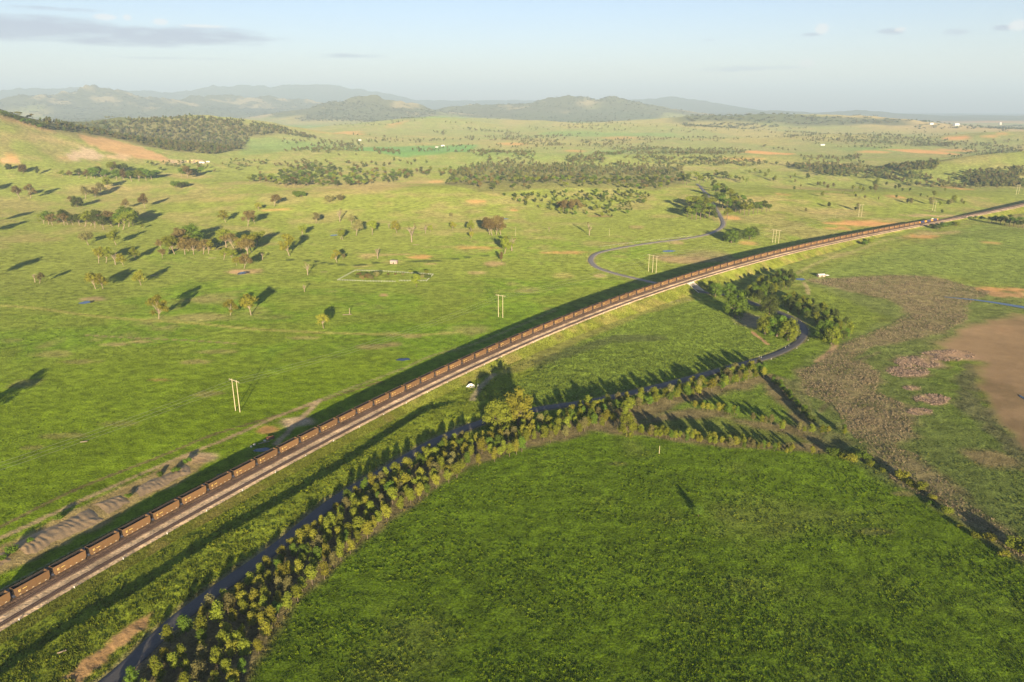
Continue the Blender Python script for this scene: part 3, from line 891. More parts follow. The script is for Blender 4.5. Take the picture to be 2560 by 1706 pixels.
def bank_cols(V):
    v = V.reshape(-1, 3)
    n = fbm(v[:, 0], v[:, 1], 14, 201, 3)
    c = np.tile(np.array((.15, .172, .026)), (len(v), 1))
    return mixc(c, (.20, .185, .05), ss(-.1, .5, n))


def crest_left(q):
    """offset of the formation's left edge: it carries an access road on the near stretch"""
    return -15.2 - 6.0 * (1 - ss(120, 250, q))


def embankment(s0, s1):
    s = np.linspace(s0, s1, max(2, int((s1 - s0) / 3)))
    e = lambda q: emb(q)
    fr = [1.0, .8, .6, .4, .2, 0.0]
    offs = [(lambda q, f=f: crest_left(q) - (1.75 * e(q) + 2.0) * f) for f in fr] + [(lambda q, f=f: 4.6 + (1.75 * e(q) + 2.0) * f) for f in fr[::-1]]
    ff = fr + fr[::-1]

    def zf(q, j):
        x, y, hx, hy = rail_at(q)
        return TOPZ - (e(q) + 1.1) * ff[j] + (.22 * fbm(x + j * 31, y, 2.5, 210 + j, 2) if 0 < ff[j] < 1 else 0)
    me = sweep('railway_embankment', s, offs, zf, M['bank'], bank_cols, True)
    return link('railway_embankment', me, kind='structure')


embankment(-250.0, S_U - GAP)
embankment(S_U + GAP, S_END + 880)
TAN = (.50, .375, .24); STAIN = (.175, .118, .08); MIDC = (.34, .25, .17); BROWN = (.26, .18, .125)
ts = np.arange(-250, S_END + 880, 4.0)
NEAR_OFF, MID_OFF = .9, -6.7
GREY = (.21, .175, .15)
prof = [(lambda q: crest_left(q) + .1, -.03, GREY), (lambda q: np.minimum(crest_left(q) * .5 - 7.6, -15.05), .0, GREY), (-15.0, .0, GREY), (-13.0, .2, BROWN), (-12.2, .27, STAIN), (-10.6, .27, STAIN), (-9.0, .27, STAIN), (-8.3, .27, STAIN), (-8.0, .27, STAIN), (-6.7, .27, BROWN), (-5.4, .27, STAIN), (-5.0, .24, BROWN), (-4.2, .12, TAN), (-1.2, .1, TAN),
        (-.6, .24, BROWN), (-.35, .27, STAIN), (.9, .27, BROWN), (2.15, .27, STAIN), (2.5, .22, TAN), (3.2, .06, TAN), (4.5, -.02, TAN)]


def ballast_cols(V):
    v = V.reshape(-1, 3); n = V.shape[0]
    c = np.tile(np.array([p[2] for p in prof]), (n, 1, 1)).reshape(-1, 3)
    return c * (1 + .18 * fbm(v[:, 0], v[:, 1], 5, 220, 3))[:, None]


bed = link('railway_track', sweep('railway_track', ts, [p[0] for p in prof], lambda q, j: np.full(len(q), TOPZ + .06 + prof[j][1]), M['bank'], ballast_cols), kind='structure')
RAIL_TOP = TOPZ + .06 + .27 + .2
for o in [c + g for c in (-TRAIN_OFF, MID_OFF, NEAR_OFF) for g in (-.75, .75)]:
    z0, z1 = RAIL_TOP - .17, RAIL_TOP
    link('rail', sweep('rail', ts, [o - .07, o - .07, o + .07, o + .07], lambda q, j: np.full(len(q), (z0, z1, z1, z0)[j]), M['rail']), bed)
for o in (MID_OFF, NEAR_OFF):               # sleepers, near stretch only: too small to tell apart
    s = np.arange(-150, 420, .68)
    x, y, hx, hy = rail_at(s)
    V = []
    for da, db, dz in ((-.12, -1.2, -.06), (.12, -1.2, -.06), (.12, 1.2, -.06), (-.12, 1.2, -.06), (-.12, -1.2, .05), (.12, -1.2, .05), (.12, 1.2, .05), (-.12, 1.2, .05)):
        V.append(np.column_stack([x + hx * da + hy * (o + db), y + hy * da - hx * (o + db), np.full(len(s), TOPZ + .33 + dz)]))
    V = np.stack(V, 1).reshape(-1, 3); b = (np.arange(len(s)) * 8)[:, None, None]
    Q = (b + np.array([(4, 5, 6, 7), (0, 1, 5, 4), (1, 2, 6, 5), (2, 3, 7, 6), (3, 0, 4, 7)])[None]).reshape(-1, 4)
    link('sleepers', np_mesh('sleepers', V, Q, M['sleeper']), bed, kind='stuff')


# underpass: abutment walls that retain the cut bank, deck, parapets
def underpass():
    ax = math.atan2(uhy, uhx)
    t = empty('railway_underpass', (ux, uy, 0), ax, label='pale concrete road underpass through the railway embankment', category='underpass')
    e = float(emb(S_U)); w = 1.75 * e + 2.0; zb = TOPZ - e - 1.2
    for sgn in (-1, 1):
        x0, x1 = sgn * (GAP - .55), sgn * (GAP + .12)
        m = MB()
        # local y is to the left of the line; right side crest at -5.6, left crest at +9.6
        prof_ = [(-4.6 - w - .3, zb), (15.2 + w + .3, zb), (15.2 + w * .93, zb + 1.3), (15.4, TOPZ + .12), (-4.8, TOPZ + .12), (-4.6 - w * .93, zb + 1.3)]
        a = [(x0, p[0], p[1]) for p in prof_]; b = [(x1, p[0], p[1]) for p in prof_]
        n = len(prof_); base = len(m.v); m.v += a + b
        m.f += [tuple(range(base, base + n)), tuple(reversed(range(base + n, base + 2 * n)))]
        m.f += [(base + (i + 1) % n, base + i, base + n + i, base + n + (i + 1) % n) for i in range(n)]
        m.obj('abutment_wall', M['concrete'], t)
    MB().box(-GAP + .5, GAP - .5, -4.9, 15.5, TOPZ - 1.0, TOPZ + .03).obj('deck', M['concrete'], t)
    for yy in (-5.25, 15.5):
        MB().box(-GAP - 1.5, GAP + 1.5, yy, yy + .35, TOPZ - 1.15, TOPZ + .75).obj('parapet', M['concrete'], t)
    for i in range(7):
        for yy in (-5.1, 15.65):
            x = -GAP - 1.3 + i * (2 * GAP + 2.6) / 6
            MB().box(x - .05, x + .05, yy - .05, yy + .05, TOPZ + .75, TOPZ + 1.7).obj('railing_post', M['white'], t)


underpass()


# ------------------------------------------------------------------ coal train
def wagon_parts():
    P = {}
    for nm, y in (('side_wall', -1.42), ('side_wall_b', 1.42)):
        m = MB(); t = .05
        y0, y1 = y - t, y + t
        pr = [(-6.7, .95), (6.7, .95), (7.4, 2.2), (7.5, 5.4), (-7.5, 5.4), (-7.4, 2.2)]
        n = len(pr)
        m.v += [(p[0], y0, p[1]) for p in pr] + [(p[0], y1, p[1]) for p in pr]
        m.f += [tuple(range(n)), tuple(reversed(range(n, 2 * n)))] + [((i + 1) % n, i, n + i, n + (i + 1) % n) for i in range(n)]
        for x in (-4.2, -1.4, 1.4, 4.2): m.box(x - .06, x + .06, y + (-.1 if y < 0 else .05), y + (-.05 if y < 0 else .1), 1.1, 5.3)
        P[nm] = m.mesh('side_wall', M['rust'])
    m = MB()
    for y in (-1.42, 1.42): m.box(-7.52, 7.52, y - .08, y + .06, 5.4, 5.5)
    P['top_rim'] = m.mesh('top_rim', M['rust_in'])
    for nm, s in (('end_sheet', 1), ('end_sheet_b', -1)):
        m = MB()
        m.hexa([(s * 4.3, -1.36, 1.15), (s * 7.4, -1.36, 5.3), (s * 7.4, 1.36, 5.3), (s * 4.3, 1.36, 1.15), (s * 4.2, -1.36, 1.22), (s * 7.3, -1.36, 5.4), (s * 7.3, 1.36, 5.4), (s * 4.2, 1.36, 1.22)])
        P[nm] = m.mesh('end_sheet', M['rust'])
    m = MB()
    m.hexa([(-4.3, -1.18, 1.1), (0, -1.18, 1.9), (0, 1.18, 1.9), (-4.3, 1.18, 1.1), (-4.3, -1.18, 1.2), (0, -1.18, 2.0), (0, 1.18, 2.0), (-4.3, 1.18, 1.2)])
    m.hexa([(0, -1.18, 1.9), (4.3, -1.18, 1.1), (4.3, 1.18, 1.1), (0, 1.18, 1.9), (0, -1.18, 2.0), (4.3, -1.18, 1.2), (4.3, 1.18, 1.2), (0, 1.18, 2.0)])
    for s_ in (-1, 1):
        m.hexa([(-5.0, s_ * 1.33, 1.3), (5.0, s_ * 1.33, 1.3), (5.0, s_ * 1.36, 1.3), (-5.0, s_ * 1.36, 1.3), (-7.2, s_ * 1.33, 5.46), (7.2, s_ * 1.33, 5.46), (7.2, s_ * 1.36, 5.46), (-7.2, s_ * 1.36, 5.46)])
    P['hopper_floor'] = m.mesh('hopper_floor', M['coal_dust'])
    m = MB().box(-8.25, 8.25, -.22, .22, .72, 1.08).box(-6.6, 6.6, -1.4, -1.25, .85, 1.19).box(-6.6, 6.6, 1.25, 1.4, .85, 1.19)
    for s in (-1, 1):
        m.box(min(s * 6.4, s * 8.1), max(s * 6.4, s * 8.1), -1.25, 1.25, 1.0, 1.12)
        # dark outside of the slope sheet, ladders, end rail
        m.hexa([(s * 4.5, -1.33, 1.12), (s * 7.52, -1.33, 5.15), (s * 7.52, 1.33, 5.15), (s * 4.5, 1.33, 1.12), (s * 4.42, -1.33, 1.16), (s * 7.45, -1.33, 5.19), (s * 7.45, 1.33, 5.19), (s * 4.42, 1.33, 1.16)])
        for y in (-1.2, -.4, .4, 1.2):
            m.tube((s * 7.9, y, 1.1), (s * 7.62, y, 5.3), .07, .07, 4)
        for z in (2.0, 3.0, 3.9): m.box(s * 7.72 - .05, s * 7.72 + .05, -1.2, 1.2, z, z + .1)
    for x in (-3.1, -1.1, 1.1, 3.1):
        m.hexa([(x - .5, -.7, .4), (x + .5, -.7, .4), (x + .5, .7, .4), (x - .5, .7, .4), (x - .9, -1.3, 1.1), (x + .9, -1.3, 1.1), (x + .9, 1.3, 1.1), (x - .9, 1.3, 1.1)])
    P['underframe'] = m.mesh('underframe', M['frame'])
    m = MB()
    for y in (-1.0, 1.0):
        m.hexa([(-1.25, y - .12, .38), (1.25, y - .12, .38), (1.25, y + .12, .38), (-1.25, y + .12, .38), (-.7, y - .12, .78), (.7, y - .12, .78), (.7, y + .12, .78), (-.7, y + .12, .78)])
    m.box(-.2, .2, -1.0, 1.0, .45, .72)
    P['bogie'] = m.mesh('bogie', M['frame'])
    m = MB().tube((0, -1.0, .46), (0, 1.0, .46), .08, .08, 6)
    for y in (-.75, .75): m.tube((0, y - .07, .46), (0, y + .07, .46), .46, .46, 12)
    P['wheelset'] = m.mesh('wheelset', M['rail'])
    m = MB().tube((-7.75, -1.25, 1.95), (-7.75, 1.25, 1.95), .62, .62, 10)
    P['air_tank'] = m.mesh('air_tank', M['tank'])
    # flat print on the side: emblem, number line, reflector plates
    y0, y1 = -1.545, -1.515
    m = MB().box(-5.8, -5.6, y0, y1, 2.9, 4.0).box(-5.6, -4.85, y0, y1, 3.8, 4.0).box(-5.6, -4.85, y0, y1, 2.9, 3.1).box(-5.6, -5.0, y0, y1, 3.35, 3.55)
    P['emblem'] = m.mesh('emblem', M['yellow'])
    m = MB()
    for k in range(6): m.box(-4.05 + k * .3, -4.05 + k * .3 + .2, y0, y1, 3.35, 3.75)
    P['number'] = m.mesh('number', M['yellow'])
    P['reflector'] = MB().box(-.36, .36, y0, y1, 0, .22).mesh('reflector', M['pale'])
    return P


WP = wagon_parts()
PITCH_M = 17.0


def train_frame(s):
    x, y, hx, hy = (float(v) for v in rail_at(s))
    return (x - hy * TRAIN_OFF, y + hx * TRAIN_OFF, RAIL_TOP), math.atan2(hy, hx)


# a joint between two wagons is seen at photo (128.8, 1434.7), about 2.5 m above the rails
jx, jy = plane(128.8, 1434.7, RAIL_TOP + 2.6)
sg = np.arange(-100, 300, .25); gx, gy, ghx, ghy = rail_at(sg)
s_joint = float(sg[np.argmin((gx - ghy * TRAIN_OFF - jx) ** 2 + (gy + ghx * TRAIN_OFF - jy) ** 2)])
S_LOCO = float(px_to_s(2315))
first = -2
n_w = int((S_LOCO - s_joint) / PITCH_M) - first
PITCH_M = (S_LOCO - s_joint) / (n_w + first)
for k in range(n_w):
    s = s_joint + (k + first + .5) * PITCH_M
    loc, rz = train_frame(s)
    lab = 'rust brown open coal hopper wagon, %s of the train from the left picture edge' % ordinal(k + 1)
    t = empty('coal_wagon', loc, rz, label=lab, category='wagon', group='coal hopper wagons of the long train')
    k2 = PITCH_M / 17.0
    t.scale = (k2 * 1.02, 1, .92)
    link('side_wall', WP['side_wall'], t); link('side_wall', WP['side_wall_b'], t)
    link('end_sheet', WP['end_sheet'], t); link('end_sheet', WP['end_sheet_b'], t)
    link('top_rim', WP['top_rim'], t); link('hopper_floor', WP['hopper_floor'], t); link('underframe', WP['underframe'], t)
    for bx in (-5.9, 5.9):
        b = link('bogie', WP['bogie'], t); b.location = (bx, 0, 0)
        if k < 26:
            for wx in (-.85, .85):
                w = link('wheelset', WP['wheelset'], b); w.location = (wx, 0, 0)
    link('air_tank', WP['air_tank'], t)
    link('emblem', WP['emblem'], t); link('number', WP['number'], t)
    if k < 60:
        for rx in (-5.4, -2.7, 0, 2.7, 5.4):
            r_ = link('reflector', WP['reflector'], t); r_.location = (rx, 0, 1.5)


def loco_meshes():
    P = {}
    m = MB().box(-7.6, 7.4, -1.3, 1.3, 1.5, 3.9).box(-6.8, 6.6, -1.0, 1.0, 3.9, 4.15)
    P['body'] = m.mesh('hood', M['blue'])
    m = MB()
    m.hexa([(7.4, -1.45, 1.4), (10.9, -1.45, 1.4), (10.9, 1.45, 1.4), (7.4, 1.45, 1.4), (7.4, -1.4, 4.25), (10.3, -1.4, 4.25), (10.3, 1.4, 4.25), (7.4, 1.4, 4.25)])
    P['cab'] = m.mesh('cab', M['loco_y'])
    P['window'] = MB().hexa([(10.66, -1.1, 2.9), (10.72, -1.1, 2.9), (10.72, 1.1, 2.9), (10.66, 1.1, 2.9), (10.5, -1.05, 3.8), (10.56, -1.05, 3.8), (10.56, 1.05, 3.8), (10.5, 1.05, 3.8)]).mesh('windscreen', M['glass'])
    P['tail'] = MB().box(-10.7, -7.6, -1.4, 1.4, 1.4, 4.1).mesh('rear_end', M['loco_y'])
    m = MB().box(-10.9, 10.9, -1.4, 1.4, 1.05, 1.4).box(-3.2, 3.2, -1.2, 1.2, .45, 1.05)
    P['frame'] = m.mesh('underframe', M['frame'])
    m = MB()
    for y in (-1.1, 1.1): m.box(-2.4, 2.4, y - .12, y + .12, .4, .95)
    for x in (-1.8, 0, 1.8): m.tube((x, -.85, .5), (x, .85, .5), .5, .5, 10)
    P['bogie'] = m.mesh('bogie', M['frame'])
    P['stripe'] = MB().box(-5.5, 5.5, -1.34, -1.31, 2.2, 2.9).mesh('side_panel', M['tank'])
    return P


LP = loco_meshes()
for k in range(3):
    loc, rz = train_frame(S_LOCO + 12 + 22.6 * k)
    t = empty('locomotive', loc, rz, label='blue diesel locomotive with yellow ends, %s' % ('coupled to the coal wagons', 'in the middle of three', 'leading the train')[k], category='locomotive',
              group='locomotives hauling the train')
    for nm, key in (('hood', 'body'), ('cab', 'cab'), ('windscreen', 'window'), ('rear_end', 'tail'), ('underframe', 'frame'), ('side_panel', 'stripe')):
        link(nm, LP[key], t)
    for bx in (-6.6, 6.6):
        b = link('bogie', LP['bogie'], t); b.location = (bx, 0, 0)


# ------------------------------------------------------------------ power poles and wires
def pole_frame(bases, top_px, label, arm=True, r=.26):
    pts = [at(*b) for b in bases]
    hm = metres(*bases[0], bases[0][1] - top_px)
    c = sum(pts) / len(pts)
    t = empty('power_pole', tuple(c), label=label, category='power pole', group='timber power poles of the valley line')
    tops = []
    for p in pts:
        q = p - c
        MB().tube((q[0], q[1], -.5), (q[0], q[1], hm), r * 1.1, r * .8, 8).obj('post', M['pole'], t)
        tops.append(p + np.array([0, 0, hm - .6]))
    if arm and len(pts) > 1:
        d = pts[-1] - pts[0]; d = d / np.linalg.norm(d)
        a = pts[0] - c - d * 3.2; b = pts[-1] - c + d * 3.2
        MB().tube((a[0], a[1], hm - .8), (b[0], b[1], hm - .8), .24, .24, 6).obj('cross_arm', M['pole'], t)
        for q in (a, (a + b) / 2, b):
            MB().tube((q[0], q[1], hm - .8), (q[0], q[1], hm - 1.9), .12, .09, 6).obj('insulator', M['tank'], t)
    ends = [pts[0] - (pts[-1] - pts[0]) * .5, (pts[0] + pts[-1]) / 2, pts[-1] + (pts[-1] - pts[0]) * .5] if len(pts) > 1 else [pts[0]]
    return [Vector((float(e[0]), float(e[1]), float(c[2] + hm - 1.9))) for e in ends]


FR = [
    ([(589, 1027), (600, 1031)], 948, 'tall twin timber power pole in the near left paddock'),
    ([(1246, 793), (1257, 795)], 737, 'twin timber power pole left of the railway in mid paddock'),
    ([(1621, 679), (1631, 682), (1640, 684)], 636, 'three-post timber power pole inside the road bend by the railway'),
    ([(1931, 607), (1938, 608), (1946, 609)], 574, 'three-post timber power pole on the slope beyond the railway'),
    ([(2146, 543), (2153, 543)], 512, 'twin timber power pole above the orange bank beyond the train'),
    ([(2331, 527), (2337, 528)], 502, 'twin timber power pole behind the locomotives'),
    ([(2540, 487), (2546, 486)], 463, 'twin timber power pole near the right picture edge'),
]
ends = [pole_frame(*f) for f in FR]
for b, tp, lab in [([(1289, 591)], 569, 'single slender pole beside the red-leaved gum group'), ([(1523, 590)], 572, 'single slender pole left of the pale dead tree slope'), ([(1648, 1135)], 1115, 'short pale post at the field edge below the plantation'),
                   ([(2495, 549)], 538, 'small signal post beside the line at far right'), ([(2062, 612)], 600, 'small signal post beside the empty near track')]:
    pole_frame(b, tp, lab, False, .16)


def wire(p, q, sag, label):
    m = MB(); n = 14
    prev = None
    for i in range(n + 1):
        t = i / n
        w = p.lerp(q, t); w.z -= sag * 4 * t * (1 - t)
        if prev is not None: m.tube(prev, w, .045, .045, 3, False)
        prev = w
    m.obj('power_line_wire', M['wire'], label=label, category='wire', group='overhead wires between the power poles')


d0 = ends[0][0] - ends[1][0]
WIRES = ['left', 'middle', 'right']
for j in range(3):
    back = ends[0][j] + (ends[0][j] - ends[1][j]) * 1.0
    wire(back, ends[0][j], 5, '%s overhead wire running from the near twin pole off the picture' % WIRES[j])
    for a in range(4):
        wire(ends[a][j], ends[a + 1][j], 5, '%s overhead wire between the %s and %s power poles' % (WIRES[j], ordinal(a + 1), ordinal(a + 2)))


# ------------------------------------------------------------------ tree builders (unit height, shared meshes)
ICO_V = None


def ico():
    p = (1 + 5 ** .5) / 2
    v = np.array([(-1, p, 0), (1, p, 0), (-1, -p, 0), (1, -p, 0), (0, -1, p), (0, 1, p), (0, -1, -p), (0, 1, -p), (p, 0, -1), (p, 0, 1), (-p, 0, -1), (-p, 0, 1)], float)
    v /= np.linalg.norm(v[0])
    f = np.array([(0, 11, 5), (0, 5, 1), (0, 1, 7), (0, 7, 10), (0, 10, 11), (1, 5, 9), (5, 11, 4), (11, 10, 2), (10, 7, 6), (7, 1, 8), (3, 9, 4), (3, 4, 2), (3, 2, 6), (3, 6, 8), (3, 8, 9), (4, 9, 5), (2, 4, 11), (6, 2, 10),
                  (8, 6, 7), (9, 8, 1)])
    return v, f


IV, IF = ico()


def crown_arrays(rng, centres, leaves, leaf):
    """centres: list of (x,y,z,r); lumpy cores wrapped in many small leaf faces"""
    V = []; Fs = []; b = 0
    for (x, y, z, r) in centres:
        v = IV * (r * .6) * (1 + .22 * rng.standard_normal((12, 1))) * np.array([1, 1, .85]) + np.array([x, y, z])
        V.append(v); Fs.append(IF + b); b += 12
        n = leaves
        d = rng.standard_normal((n, 3)); d /= np.linalg.norm(d, axis=1)[:, None]
        c = np.array([x, y, z]) + d * r * rng.uniform(.7, 1.18, (n, 1)) * np.array([1, 1, .88])
        nn = d + .7 * rng.standard_normal((n, 3)); nn /= np.linalg.norm(nn, axis=1)[:, None]
        up = np.cross(nn, rng.standard_normal((n, 3))); up /= np.linalg.norm(up, axis=1)[:, None]
        si = np.cross(nn, up); L = leaf * rng.uniform(.6, 1.4, (n, 1))
        tri = np.stack([c - si * L * .8 - up * L * .6, c + si * L * .8 - up * L * .5, c + up * L], 1)
        V.append(tri.reshape(-1, 3)); Fs.append(np.arange(3 * n).reshape(n, 3) + b); b += 3 * n
    return np.vstack(V), np.vstack(Fs)


def make_tree(kind, seed):
    rng = np.random.default_rng(seed)
    tr = MB(); cs = []
    u = rng.uniform

    def limb(p, q, r0, r1): tr.tube(p, q, r0, r1, 5, False)
    if kind == 'P':           # slender young plantation gum
        h0 = u(.16, .26); bend = (u(-.03, .03), u(-.03, .03))
        limb((0, 0, -.02), (bend[0], bend[1], .55), .018, .011); limb((bend[0], bend[1], .55), (bend[0] * 1.6, bend[1] * 1.6, .93), .011, .004)
        n = rng.integers(8, 11)
        for i in range(n):
            z = h0 + .1 + (.9 - h0 - .1) * (i + .4) / n
            w = .19 * math.sin(math.pi * min(1, (z - h0 + .06) / (1.06 - h0))) ** .8
            a = u(0, 6.28); rr_ = u(.35, 1.0) * w * .75
            cs.append((bend[0] + math.cos(a) * rr_, bend[1] + math.sin(a) * rr_, z, w * u(.62, .9) + .03))
            limb((bend[0] * z, bend[1] * z, z - .1), (cs[-1][0], cs[-1][1], z), .008, .003)
        lv, lf = 90, .03
    elif kind == 'G':         # spreading paddock gum, clear trunk
        fork = u(.2, .32); lean = (u(-.08, .08), u(-.08, .08))
        limb((0, 0, -.02), (lean[0], lean[1], fork), .022, .015)
        n = rng.integers(9, 14); wid = u(.25, .36)
        for i in range(n):
            a = i * 2.4 + u(-.4, .4); rr_ = wid * math.sqrt((i + .3) / n) * u(.7, 1.1)
            z = u(.32, .74) + .2 * (1 - rr_ / wid)
            p = (lean[0] * 1.5 + math.cos(a) * rr_, lean[1] * 1.5 + math.sin(a) * rr_, min(z, .9))
            m = (lean[0] + (p[0] - lean[0]) * .45, lean[1] + (p[1] - lean[1]) * .45, fork + (z - fork) * .6)
            limb((lean[0], lean[1], fork - .02), m, .012, .008); limb(m, p, .008, .004)
            cs.append((*p, u(.11, .175)))
        lv, lf = 85, .028
    elif kind == 'R':         # big round roadside tree
        limb((0, 0, -.02), (0, 0, .4), .05, .036)
        for i in range(17):
            a = i * 2.4 + u(-.3, .3); t = (i + .5) / 17
            z = .2 + .66 * (1 - t) + u(-.05, .05); rr_ = .46 * math.sqrt(max(.02, 1 - ((z - .42) / .5) ** 2)) * u(.55, .95)
            p = (math.cos(a) * rr_, math.sin(a) * rr_, z)
            limb((0, 0, .3), p, .018, .006); cs.append((*p, u(.15, .21)))
        lv, lf = 120, .03
    elif kind == 'W':         # woodland tree, tall and close grown
        limb((0, 0, -.02), (u(-.03, .03), u(-.03, .03), .75), .022, .01)
        for i in range(8):
            a = i * 2.4; z = u(.42, .9); rr_ = .17 * math.sqrt(max(.05, 1 - ((z - .66) / .36) ** 2)) * u(.4, 1.1)
            cs.append((math.cos(a) * rr_, math.sin(a) * rr_, z, u(.1, .15)))
            limb((0, 0, z - .15), cs[-1][:3], .009, .004)
        lv, lf = 60, .034
    elif kind == 'B':         # low bush
        for i in range(6):
            a = i * 2.4; rr_ = u(.1, .5)
            cs.append((math.cos(a) * rr_, math.sin(a) * rr_, u(.3, .62), u(.28, .4)))
            limb((0, 0, -.02), cs[-1][:3], .04, .02)
        lv, lf = 60, .09
    else:                     # bare dead tree
        fork = u(.3, .45)
        limb((0, 0, -.02), (0, 0, fork), .04, .03)
        for i in range(7):
            a = i * 2.4 + u(-.5, .5); e = (math.cos(a) * u(.1, .34), math.sin(a) * u(.1, .34), u(.6, 1.0))
            m = (e[0] * .5, e[1] * .5, fork + (e[2] - fork) * .55)
            limb((0, 0, fork - .02), m, .018, .012); limb(m, e, .012, .004)
            for _ in range(3):
                limb(m, (m[0] + u(-.14, .14), m[1] + u(-.14, .14), m[2] + u(.06, .2)), .008, .003)
            if rng.random() < .35: cs.append((*e, .05))
        lv, lf = 26, .03
    tm = tr.mesh('trunk', M['pale_bark'] if kind in 'DG' else M['bark'])
    if cs:
        V, Fc = crown_arrays(rng, cs, lv, lf)
        cm = np_mesh('crown', V, Fc, M['olive'])
    else:
        cm = None
    return tm, cm


TEMPL = {k: [make_tree(k, 300 + 37 * i + ord(k)) for i in range(n)] for k, n in (('P', 7), ('G', 8), ('R', 4), ('W', 6), ('B', 4), ('D', 4))}
NAMES = {'P': 'plantation_tree', 'G': 'gum_tree', 'R': 'shade_tree', 'W': 'woodland_tree', 'B': 'bush', 'D': 'dead_tree'}
TREE_XY = []


def tree(kind, p, h, label, group, mat='olive', wide=1.0, name=None):
    tm, cm = random.choice(TEMPL[kind])
    t = empty(name or NAMES[kind], (float(p[0]), float(p[1]), float(p[2]) - .05), random.uniform(0, 6.28), label=label, category='bush' if kind == 'B' else 'tree', group=group)
    t.scale = (h * wide, h * wide, h)
    link('trunk', tm, t)
    if cm is not None:
        c = link('crown', cm, t)
        c.material_slots[0].link = 'OBJECT'; c.material_slots[0].material = M[mat]
    TREE_XY.append((float(p[0]), float(p[1])))
    return t


CROPS = {1: (0, 180, 2.736), 2: (850, 200, 2.736), 3: (1700, 220, 2.736), 4: (0, 540, 2.736), 5: (850, 540, 2.736), 6: (1700, 540, 2.736), 0: (0, 0, 1.0)}
WORD = {'P': 'young gum', 'G': 'gum tree', 'R': 'rounded shade tree', 'W': 'tall gum', 'B': 'bush', 'D': 'bare dead tree'}


def cluster(desc, crop, kind, items, mats=('olive',), wide=1.0, group=None):
    ox, oy, sc_ = CROPS[crop]
    items = sorted(items)
    n = len(items)
    for i, it in enumerate(items):
        px, py, hp = ox + it[0] / sc_, oy + it[1] / sc_, it[2] / sc_
        k = it[3] if len(it) > 3 else kind
        mt = it[4] if len(it) > 4 else random.choice(mats)
        h = min(metres(px, py, hp), 30) * (1.08 if k == 'G' else 1.0)
        lab = ('%s %s' % (WORD[k], desc)) if n == 1 else ('%s %s from left, %s' % (ordinal(i + 1), {'B': 'bush'}.get(kind, 'tree'), desc))
        tree(k, at(px, py), h, lab, group or ('trees ' + desc)[:60], mt, wide)


GM = ('olive', 'gold', 'grey', 'red')
cluster('on the crest of the bare left hill', 0, 'W', [(x_, 283 + (x_ / 115.0) * 36 + 5 + (k_ % 3) * 2.5, 13 + (k_ * 7) % 6) for k_, x_ in enumerate(range(3, 118, 5))], ('dark', 'green'), 1.6)
cluster('at the foot of the bare left hill', 1, 'G', [(160, 690, 60, 'R', 'red'), (62, 670, 42, 'R', 'dark'), (258, 705, 62, 'P', 'dark')])
cluster('in the long clump below the earthworks', 1, 'G', [(430, 715, 45), (480, 720, 48), (540, 725, 58), (590, 730, 62), (650, 730, 90), (700, 725, 108), (760, 700, 95), (800, 745, 80), (850, 745, 90), (900, 750, 88),
        (950, 748, 90), (1000, 745, 100), (1040, 740, 75), (1080, 725, 55), (790, 680, 66), (850, 690, 66), (720, 745, 70), (620, 735, 60), (980, 725, 70)], ('dark', 'green', 'olive', 'red'), 1.25)
cluster('in the small clump right of the earthworks', 1, 'G', [(1240, 720, 65), (1280, 725, 70), (1320, 715, 62), (1370, 700, 52), (1260, 700, 60), (1345, 712, 50)], ('dark', 'red', 'green'), 1.2)
cluster('below the small clump on the left slope', 1, 'B', [(1205, 790, 50), (1240, 795, 45), (1270, 785, 40)], ('green', 'dark'))
cluster('standing side by side on the left slope', 1, 'G', [(140, 870, 100, 'G', 'red'), (208, 865, 95, 'G', 'red')])
cluster('of the upper left scattered row', 1, 'G', [(583, 870, 115), (650, 860, 72), (690, 840, 85), (725, 800, 85), (750, 790, 60)], ('red', 'grey', 'olive'))
cluster('either side of the dark shrub on the left slope', 1, 'G', [(480, 895, 42), (530, 925, 75, 'R', 'dark'), (865, 935, 68), (993, 930, 100, 'G', 'red')], ('olive', 'red'))
cluster('in the big dark clump of the left paddock', 1, 'G', [(330, 1045, 95), (300, 1040, 70), (360, 1050, 80), (465, 1045, 105), (500, 1050, 72), (580, 1060, 110), (620, 1055, 100), (650, 1070, 82), (710, 1080, 95),
        (760, 1050, 130), (770, 1060, 84), (840, 1080, 110), (880, 1060, 140), (910, 1050, 132), (980, 1075, 34), (690, 1050, 120), (545, 1050, 90), (810, 1060, 120), (860, 1030, 120), (440, 1050, 80)],
        ('dark', 'green', 'olive', 'red'), 1.2)
cluster('below the big dark clump', 1, 'G', [(605, 1185, 100), (795, 1185, 105)], ('olive', 'grey'), 1.15)
cluster('of the four near the slope crest', 1, 'G', [(1545, 1030, 85), (1695, 1055, 115, 'G', 'red'), (1745, 1040, 62), (1770, 950, 55), (1875, 920, 85, 'G', 'red')], ('olive', 'gold'), 1.1)
cluster('standing alone on the mid slope', 1, 'B', [(2030, 855, 50), (2060, 855, 48), (2255, 890, 50), (2330, 880, 45)], ('green', 'grey'))
cluster('of the row right of the left paddock clump', 1, 'G', [(2160, 1035, 75), (2065, 1130, 85), (2325, 1025, 90, 'D', 'grey')], ('grey', 'olive'))
cluster('grouped on the open left paddock', 4, 'G', [(675, 325, 112), (725, 320, 108), (790, 335, 95, 'D', 'grey'), (845, 340, 86), (925, 300, 92)], ('gold', 'olive'))
